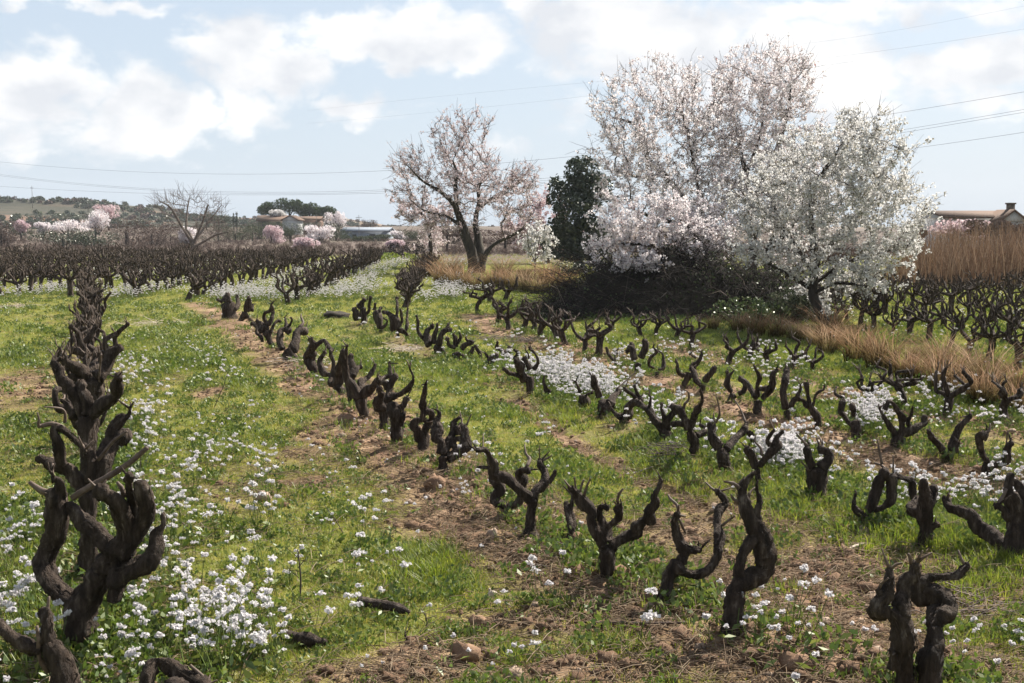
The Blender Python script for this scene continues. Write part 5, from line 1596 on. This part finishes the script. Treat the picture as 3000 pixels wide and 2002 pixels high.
FB = [(185, 726, 140, 62, 118, 'oak', "left half of the dark evergreen hedge behind the vines"), (275, 726, 120, 56, 119, 'oak', "right half of the dark evergreen hedge behind the vines"),
      (370, 722, 150, 88, 128, 'brown_twigs', "bare brown thicket right of the dark hedge"), (445, 722, 130, 76, 130, 'brown_twigs', "bare brown thicket left of the leafless grey tree"),
      (5, 725, 80, 110, 125, 'brown_twigs', "tall bare brown tree at the left edge"), (-10, 728, 110, 60, 128, 'brown_twigs', "low brown thicket at the left edge"),
      (500, 720, 130, 60, 140, 'brown_twigs', "low brown scrub behind the leafless grey tree"), (690, 714, 150, 56, 160, 'olive', "grey-green olive left of the bright pink almond"),
      (640, 712, 120, 66, 165, 'brown_twigs', "brown thicket right of the leafless grey tree"), (740, 702, 70, 42, 165, 'olive', "olive tree touching the bright pink almond"),
      (850, 700, 80, 42, 160, 'olive', "olive tree between the two pink almonds below the house"), (985, 706, 70, 60, 170, 'oak', "dark green tree right of the pale pink almond"),
      (1040, 712, 80, 24, 165, 'olive', "low green bush before the blue-grey building"), (1110, 712, 70, 26, 165, 'olive', "low olive bush right before the blue-grey building"),
      (1200, 712, 60, 40, 170, 'olive', "olive tree behind the small thin-trunked almond"), (785, 674, 110, 26, 215, 'olive', "olive bushes hiding the foot of the tile-roofed house"), (905, 676, 110, 26, 212, 'oak', "dark bushes hiding the foot of the brick barn"), (60, 690, 60, 30, 200, 'olive', "olive tree below the red earth cut, far left"),
      (120, 645, 120, 22, 300, 'oak', "dark scrub band high on the left hillside"), (230, 646, 120, 22, 300, 'oak', "dark scrub band on the hillside left of the deep pink almond"),
      (258, 612, 30, 26, 400, 'oak', "single dark round tree on top of the left hill"), (605, 652, 70, 36, 240, 'oak', "dark tree clump behind the leafless tree's crown"),
      (640, 655, 60, 42, 235, 'oak', "dark upright tree right of the leafless tree's crown"), (1085, 668, 60, 26, 260, 'brown_twigs', "brown tree behind the blue-grey building"),
      (2690, 700, 60, 40, 78, 'brown_twigs', "bare brown bush left of the long building at the right"), (2965, 712, 130, 70, 66, 'brown_twigs', "bare reddish thicket hiding the brick barn's foot at the right edge"), (2890, 690, 90, 50, 68, 'brown_twigs', "reddish bare bush before the white gable at the right"),
      (1480, 715, 190, 45, 100, 'brown_twigs', "brown scrub seen behind the spreading almond's trunks"), (1310, 715, 120, 60, 105, 'brown_twigs', "brown scrub behind the small thin-trunked almond"),
      (2020, 760, 260, 90, 60, 'brown_twigs', "brown scrub showing behind the mound's trees"), (2380, 800, 240, 90, 48, 'brown_twigs', "brown scrub behind the leaning white almond's trunk")]
for q, f in enumerate(FB): far_bush(*f, 300 + q)
# scrub dotted over the hillsides
rg6 = np.random.default_rng(66)
scrub = []
for q in range(3):
    mb = MB(); mb.leaves(ellipsoid_points(90, [(np.array([0, 0, .5]), np.array([.8, .8, .6])), (np.array([.6, 0, .35]), np.array([.6, .6, .4]))], rg6), .5, rg6, .7)
    scrub.append(mb.mesh("scrub_bush", M[('oak', 'olive', 'brown_twigs')[q]], False))
from mathutils.bvhtree import BVHTree
bvh = []
for o in [o for o in col.objects if o.name.startswith("hill")]:
    bvh.append(BVHTree.FromPolygons([v.co for v in o.data.vertices], [tuple(p.vertices) for p in o.data.polygons]))
HP = []
for _ in range(3000):
    px = rg6.uniform(-100, 1250) if rg6.random() < .8 else rg6.uniform(1250, 3100)
    D = rg6.uniform(270, 640) if rg6.random() < .85 else rg6.uniform(425, 437)
    x = (px - 1500) / FPX * D
    hits = [h for h in (b.ray_cast(Vector((x, D, 80)), Vector((0, 0, -1)))[0] for b in bvh) if h is not None]
    if not hits: continue
    loc = max(hits, key=lambda h: h.z)
    if loc.z > .6 and (D > 424 and D < 438 or vnoise(np.array([x * .03]), np.array([loc[2] * .45]), 3)[0] > .38): HP.append((loc[0], loc[1], loc[2] - .1))
instancer("hillside_scrub", np.array(HP), scrub, scale=rg6.uniform(.5, 1.7, len(HP)), label="dark scrub bushes dotted over the far hillsides")
# stone pines: flat-topped crowns
for q, (px, py, w, h, lab) in enumerate([(797, 613, 74, 36, "left umbrella pine above the gabled house"), (845, 606, 92, 46, "tallest umbrella pine above the gabled house"), (905, 616, 92, 42, "broad umbrella pine right of the tallest one"), (953, 622, 74, 36, "right-hand umbrella pine beside the peach almond")]):
    D = 245; s = D / FPX
    p = at(px, py, D); rgq = np.random.default_rng(400 + q)
    base = np.array([p[0], p[1], max(0, p[2] - 5.5)])
    hz = p[2] - base[2]
    lum = [(np.array([rgq.uniform(-.32, .32) * w * s, rgq.uniform(-1, 1), hz + rgq.uniform(-.12, .2) * h * s]), np.array([w * s * .26, w * s * .24, h * s * .42])) for _ in range(7)]
    leafy("stone_pine", lab, "pine tree", base, lum, 2600, .48, 'pine', 410 + q, [([(0, 0, -1), (.2, 0, hz * .6), (0, 0, hz)], [.3, .22, .15]), ([(.1, 0, hz * .6), (1.2, 0, hz * .95)], [.14, .08])], "umbrella pines above the gabled house", aspect=.35)
for q, px in enumerate((685, 694)):
    D = 240; s = D / FPX
    p = at(px, 662, D); hz = (46 - 8 * (1 - q)) * s
    leafy("cypress", ["left, shorter cypress of the pair on the ridge", "right, taller cypress of the pair on the ridge"][q], "cypress", p, [(np.array([0, 0, hz * .3]), np.array([.35, .35, hz * .32])), (np.array([0, 0, hz * .62]), np.array([.24, .24, hz * .38]))], 500, .2, 'oak', 430 + q, [([(0, 0, -2), (0, 0, hz * .8)], [.12, .05])])

# brown winter scrub and far vines over the plain behind the block
rg5 = np.random.default_rng(55)
bush = []
for q in range(4):
    mb = MB()
    C = ellipsoid_points(70, [(np.array([0, 0, .55]), np.array([.6, .6, .5]))], rg5)
    mb.leaves(C, .42, rg5, .10, .6, (0, 0, 1)); bush.append(mb.mesh("bare_bush", M['brown_twigs'], False))
n = 6000
yy = 90 + 200 * rg5.random(n) ** 1.5
row = np.round(yy / 3.2) * 3.2
xx = rg5.uniform(-.47, .47, n) * yy
instancer("brown_winter_scrub", np.stack([xx, row + rg5.normal(0, .3, n), zg(xx, row) - .05], -1), bush, scale=rg5.uniform(.3, .6, n), label="brown bare vines and winter scrub covering the far plain")

# ---------------------------------------------------------------- buildings
def gable_house(name, label, base, w, d, h, rise, rot, wall='lime', roof='tile', along='x', windows=(), chimneys=(), over=.3):
    root = empty(name, base, label, "building"); root.rotation_euler = (0, 0, rot)
    mb = MB(); mb.box((-w / 2, -d / 2, -1.5), (w / 2, d / 2, h)); mb.build("wall", M[wall], root, False)
    t = .14
    if along == 'x':      # ridge runs along x, gables at the ends
        g = MB()
        for sx in (-1, 1):
            x = sx * w / 2
            g.add([(x - .12, -d / 2, h + .003), (x + .12, -d / 2, h + .003), (x - .12, d / 2, h + .003), (x + .12, d / 2, h + .003), (x - .12, 0, h + rise), (x + .12, 0, h + rise)],
                  [(0, 1, 5, 4), (1, 3, 5, 5)[:4] if False else (2, 4, 5, 3), (0, 2, 3, 1)], [(0, 4, 2), (1, 3, 5)])
        g.build("gable", M[wall], root, False)
        for sy in (-1, 1):
            e = sy * (d / 2 + over); ez = h - over * rise / (d / 2) + .02
            x0, x1 = -w / 2 - over, w / 2 + over
            r = MB()
            V = [(x0, e, ez), (x1, e, ez), (x1, -sy * .0, h + rise + .02), (x0, 0, h + rise + .02)]
            V += [(x, y, z + t) for x, y, z in V]
            r.add(V, [(0, 1, 2, 3), (4, 7, 6, 5), (0, 4, 5, 1), (1, 5, 6, 2), (2, 6, 7, 3), (3, 7, 4, 0)])
            rf = r.build("roof", M[roof], root, False)
        for (cx, cy, ch) in chimneys:
            c = MB(); c.box((cx - .25, cy - .25, h), (cx + .25, cy + .25, h + rise + ch)); c.box((cx - .32, cy - .32, h + rise + ch + .003), (cx + .32, cy + .32, h + rise + ch + .12))
            c.build("chimney", M['ochre'], root, False)
    for (x, z, ww, hh) in windows:
        f = MB(); f.box((x - ww / 2, -d / 2 - .06, z), (x + ww / 2, -d / 2 + .02, z + hh)); fo = f.build("window", M['dark'], root, False)
    return root


D = 235.0; s = D / FPX
p = at(800, 668, D)
gable_house("house", "long low house with a clay tile roof and white gable below the umbrella pines", (p[0], p[1], p[2] - 1.0), 5.4, 6, 2.4, .9, R(8), 'ochre', 'tile', windows=[(-1.5, 1.2, .8, 1.0), (1.2, 1.2, .8, 1.0)])
p = at(858, 662, D - 6)
gable_house("house", "white gabled annex touching the tile-roofed house", (p[0], p[1], p[2] - 1.2), 2.8, 3.0, 2.3, .75, R(78), 'lime', 'tile')
p = at(908, 668, D)
gable_house("barn", "low reddish brick barn right of the white gabled annex", (p[0], p[1], p[2] - 1.0), 4.6, 5, 2.6, .5, 0, 'brick', 'tile')
D = 190; p = at(1078, 704, D)
gable_house("shed", "long low blue-grey shed on the plain left of the spreading almond", (p[0], p[1], max(0, p[2] - .3)), 7.2, 5, 1.35, .45, R(-6), 'slate', 'slate', windows=[(-1.6, .35, .6, .5), (1.3, .3, .9, .6)])
D = 96; s = D / FPX
p = at(2838, 720, D)
gable_house("farm_building", "long white building with a clay tile roof behind the reeds at the right", (p[0], p[1], 0), 6.0, 5.0, 2.85, .45, R(4), 'lime', 'tile', windows=[(-1.4, 1.0, .8, 1.0), (1.0, 1.0, .8, 1.0)])
p = at(2942, 720, D - 3)
gable_house("farm_building", "white gable end with a chimney at the right end of the long building", (p[0], p[1], 0), 3.6, 1.9, 2.6, .75, R(86), 'lime', 'tile', chimneys=[(-.2, -.3, .55)])
p = at(3010, 720, D - 1)
gable_house("barn", "brick barn with a grey roof cut by the right edge", (p[0], p[1], 0), 3.6, 4, 2.0, 1.0, 0, 'brick', 'slate')

# ---------------------------------------------------------------- poles and cables
def pole(px, y0, y1, D, label, arm=.5, wpx=1.6):
    p = at(px, y1, D); t = at(px, y0, D); h = t[2] - p[2]
    root = empty("utility_pole", (p[0], p[1], p[2]), label, "pole")
    r = wpx * D / FPX * .5
    mb = MB(); mb.tube([(0, 0, -2), (0, 0, h)], [r * 1.2, r * .8], 6); mb.build("post", M['pole'], root)
    mb = MB(); mb.box((-arm, -r * .6, h * .86), (arm, r * .6, h * .86 + r * 1.5)); mb.build("crossarm", M['pole'], root, False)


pole(95, 545, 592, 380, "thin mast on top of the left hill", .5, 1.4)
pole(361, 588, 622, 400, "short pole on the right shoulder of the left hill", .9)
pole(1052, 630, 690, 185, "wooden pole beside the low blue-grey shed", .5)
pole(928, 628, 668, 228, "pole beside the low brick barn", .4)
pole(1172, 640, 705, 180, "thin pole behind the crown's left edge of the small almond", .3, 1.2)


def cable(label, pts, Da, Db, r=.014):
    """pts: photograph pixels along the wire; it hangs from a tower far left to one nearer at the right"""
    X = np.array([q[0] for q in pts], float); Yp = np.array([q[1] for q in pts], float)
    c = np.polyfit(X, Yp, 3 if len(pts) > 4 else 2)
    xs = np.linspace(X[0], X[-1], 40)
    ys = np.polyval(c, xs)
    inv = np.linspace(1 / Da, 1 / Db, 40)
    P = [at(a, b, 1 / d) for a, b, d in zip(xs, ys, inv)]
    mb = MB(); mb.tube(P, np.full(40, r), 4)
    tag(mb.build("power_cable", M['cable'], None, True), label, "cable", "power cables crossing the sky")


cable("topmost of the three low cables, passing behind the trees to the right edge", [(-250, 440), (0, 478), (300, 501), (620, 512), (900, 508), (1130, 499), (1500, 473), (1690, 455), (2150, 405), (2620, 335), (3000, 272), (3200, 232)], 230, 105)
cable("upper strand of the close middle pair of cables", [(-250, 470), (0, 511), (213, 537), (425, 553), (638, 563), (900, 563), (1140, 554), (1575, 525), (2150, 455), (2660, 380), (3000, 323), (3200, 285)], 236, 110)
cable("lower strand of the close middle pair of cables", [(-250, 474), (0, 515), (213, 541), (425, 557), (638, 566), (900, 568), (1140, 559), (1575, 531), (2150, 463), (2660, 388), (3000, 331), (3200, 293)], 240, 112)
cable("lowest cable, nearest the horizon at the left", [(-250, 528), (0, 546), (213, 556), (425, 567), (700, 573), (1000, 569), (1590, 545), (2150, 498), (2670, 434), (3000, 388), (3200, 357)], 232, 108)
cable("faint high cable running from the spreading almond to the upper right", [(900, 322), (1098, 306), (1400, 276), (1698, 238), (2100, 205), (2464, 168), (3000, 84), (3200, 48)], 300, 150, .009)
cable("faint cable just below the faint high one", [(900, 362), (1098, 345), (1400, 317), (1660, 288), (2100, 236), (2500, 180)], 300, 160, .009)
cable("highest faint cable at the top right corner", [(2250, 138), (2425, 121), (2700, 75), (3000, 19), (3200, -22)], 170, 140, .007)

# ---------------------------------------------------------------- small things lying in the field
srg = np.random.default_rng(63)


def stone(px, py, wpx, hpx, mat, label, name="stone", cat="stone"):
    p = surf_at(px, py); s = depth_of(p) / FPX
    mb = MB(); lump(mb, (0, 0, hpx * s * .28), (wpx * s * .5, wpx * s * .42, hpx * s * .62), srg, 11, 8, .5)
    o = mb.build(name, M[mat], None, False); o.location = (p[0], p[1], p[2])
    tag(o, label, cat)


stone(1275, 1432, 62, 42, 'clod', "rounded brown earth lump below the three close-armed vine", "earth_lump", "earth lump")
stone(1443, 1580, 32, 32, 'stone', "pale rounded stone left of the hooked Y-shaped vine", )
stone(770, 1466, 44, 30, 'stone', "pale flat stone in the grass at the left centre")
stone(1910, 1790, 46, 30, 'stone', "pinkish stone at the foot of the low-armed leaning vine")
stone(2530, 1565, 34, 24, 'stone', "small pale stone near the arched vine's foot")
stone(1805, 1690, 60, 34, 'clod', "orange earth lump at the foot of the trident vine", "earth_lump", "earth lump")
stone(1690, 1690, 70, 40, 'clod', "brown clod just left of the trident vine", "earth_lump", "earth lump")
stone(1395, 1840, 50, 40, 'clod', "brown clod in the grass right of the dark log", "earth_lump", "earth lump")
stone(1360, 1930, 80, 50, 'clod', "broad reddish clod near the bottom edge, left of centre", "earth_lump", "earth lump")
stone(2330, 1960, 90, 50, 'clod', "broad earth clod at the bottom edge below the tall S-bent vine", "earth_lump", "earth lump")
stone(2470, 1980, 40, 34, 'clod', "small round clod at the bottom edge left of the split-trunk vine", "earth_lump", "earth lump")
stone(1010, 1240, 46, 26, 'clod', "low earth clod beside the shadow of the lyre-armed vine", "earth_lump", "earth lump")
stone(2160, 1440, 36, 28, 'clod', "earth clod under the V-shaped vine of the third row", "earth_lump", "earth lump")
stone(2265, 1250, 30, 26, 'clod', "dark earth clod left of the wedge-footed vine", "earth_lump", "earth lump")
stone(2870, 1392, 44, 30, 'clod', "earth clod at the tuning-fork vine's foot", "earth_lump", "earth lump")
stone(980, 932, 84, 22, 'brush_earth', "low dark molehill in the grass beyond the central row", "molehill", "molehill")
stone(1440, 1752, 0.1 + 30, 26, 'cut', "pale wood chip lying behind the dark log", "wood_chip", "wood chip")


def log(pts, r, mat, label, name="log", cat="log"):
    P = [surf_at(px, py) for px, py in pts]
    P = [(a[0], a[1], a[2] + r * .8 + .012) for a in P]
    b0 = np.array(P[0])
    mb = MB(); mb.tube(np.array(P) - b0 + srg.normal(0, r * .25, (len(P), 3)), np.array([r * .7] + [r] * (len(P) - 2) + [r * .5]) * srg.uniform(.75, 1.2, len(P)), 9, .2, step=.011, seed=4, twist=.1)
    o = mb.build(name, M[mat]); o.location = b0
    tag(o, label, cat)


log([(1062, 1782), (1110, 1790), (1160, 1798), (1195, 1812)], .034, 'bark', "short dark log lying in the grass at the bottom centre")
log([(828, 1885), (860, 1880), (900, 1896), (945, 1902)], .035, 'bark', "broken dark wood chunk among white flowers near the bottom left")
log([(1725, 1850), (1760, 1836), (1900, 1838), (2010, 1836)], .011, 'cane', "long thin fallen cane left of the tall S-bent vine", "fallen_cane", "stick")
log([(2230, 1830), (2290, 1790), (2380, 1720), (2450, 1664)], .006, 'cane', "straight thin stick lying diagonally right of the tall S-bent vine", "fallen_cane", "stick")
log([(1855, 1392), (1900, 1378), (1950, 1360), (1985, 1348)], .010, 'cut', "pale branch beside the bundle of prunings", "fallen_cane", "stick")
log([(2470, 1625), (2510, 1608), (2540, 1600)], .012, 'cut', "pale stick lying below the arched vine", "fallen_cane", "stick")
log([(1730, 1772), (1765, 1752), (1790, 1745)], .010, 'cut', "short pale stick in front of the trident vine", "fallen_cane", "stick")


def stalk(px, py, top, r, label, mat='twig', lean=0):
    p = ground_at(px, py); d = depth_of(p)
    t = at(px + lean, top, d)
    b0 = np.array([p[0], p[1], float(zg(p[0], p[1])) - .02])
    tp = np.array(t) - b0
    root = empty("dry_stalk", b0, label, "dry stalk")
    mb = MB(); mb.tube([np.zeros(3), tp * .5 + np.array([.012, 0, 0]), tp], [r, r * .85, r * .6], 5, .1, step=.04); mb.build("stem", M[mat], root)
    mb = MB()
    for k in range(3):
        a = tp * (.5 + .18 * k); e = a + np.array([srg.uniform(-.09, .09), srg.uniform(-.05, .05), srg.uniform(.02, .09)])
        mb.tube([a, e], [r * .5, r * .3], 3)
    mb.build("side_shoots", M[mat], root)


stalk(878, 1765, 1610, .006, "upright dark dry stalk among flowers left of centre", lean=-6)
stalk(1245, 1848, 1795, .005, "short dry stalk just in front of the dark log")
stalk(625, 1195, 1075, .0045, "thin leaning dry stalk beside white flowers at the left", lean=48)
stalk(1010, 1570, 1480, .004, "slender dry stalk in the grass left of centre", lean=-60)
stalk(1182, 1890, 1850, .006, "dark stubby dead weed below the log", lean=4)
stalk(400, 1420, 1330, .004, "thin dry stalk rising right of the leftmost row", lean=12)


def prunings(px, py, w, n, mat, label, tall=.12, r=.005):
    p = ground_at(px, py); b0 = np.array([p[0], p[1], float(zg(p[0], p[1]))])
    mb = MB()
    for _ in range(n):
        a = np.array([srg.normal(0, w * .35), srg.normal(0, w * .25), srg.uniform(.0, tall)])
        t = srg.normal(0, .5); l = srg.uniform(.25, .6) * w
        d = np.array([math.cos(t), math.sin(t), srg.normal(0, .18)]) * l
        mb.tube([a - d * .5, a + srg.normal(0, .02, 3), a + d * .5], [r, r, r * .6], 3, closed=False)
    o = mb.build("pruning_pile", M[mat]); o.location = b0
    tag(o, label, "twig pile")


prunings(1195, 1030, .8, 60, 'cut', "pale pile of straw-like prunings in the grass beyond the central row", .07)
prunings(470, 950, 1.3, 70, 'cut', "flat scatter of pale prunings on the grass left of the central row's end", .05)
prunings(40, 905, 1.1, 50, 'cut', "pale prunings on the grass at the left edge", .1)
prunings(880, 1075, .6, 40, 'cut', "pale curved prunings at the foot of the broad cup-shaped vine", .1)
prunings(470, 985, .5, 30, 'cut', "small pale twig scatter in front of the flat pruning scatter", .05)
prunings(1960, 1358, .30, 90, 'twig', "round dark bundle of prunings under the third-row vine", .18, .004)
prunings(1700, 1660, .5, 40, 'grey_twig', "grey twig litter left of the trident vine", .04, .004)
prunings(2850, 1790, .7, 70, 'grey_twig', "dark twig litter on the soil right of the split-trunk vine", .05, .004)
prunings(1560, 1010, .7, 60, 'grey_twig', "brown twig litter under the fourth-row vines before the mound", .08, .005)
prunings(1450, 1000, .6, 50, 'grey_twig', "brown twig litter at the left end of the fourth row", .08, .005)
prunings(560, 1560, .3, 14, 'grey_twig', "few grey twigs among flowers beside the massive front vine", .05, .004)


# ---------------------------------------------------------------- the air
def haze():
    mb = MB(); mb.box((-990, -120, -3.5), (990, 1080, 40))
    m = bpy.data.materials.new("haze"); m.use_nodes = True
    nt = m.node_tree; nt.nodes.clear()
    out = nt.nodes.new("ShaderNodeOutputMaterial"); v = nt.nodes.new("ShaderNodeVolumePrincipled")
    v.inputs["Color"].default_value = (.86, .90, .96, 1); v.inputs["Density"].default_value = .0002; v.inputs["Anisotropy"].default_value = 0
    nt.links.new(v.outputs[0], out.inputs["Volume"])
    tag(mb.build("haze", m, None, False), "thin haze over the plain", kind="stuff")


if HAZE: haze()
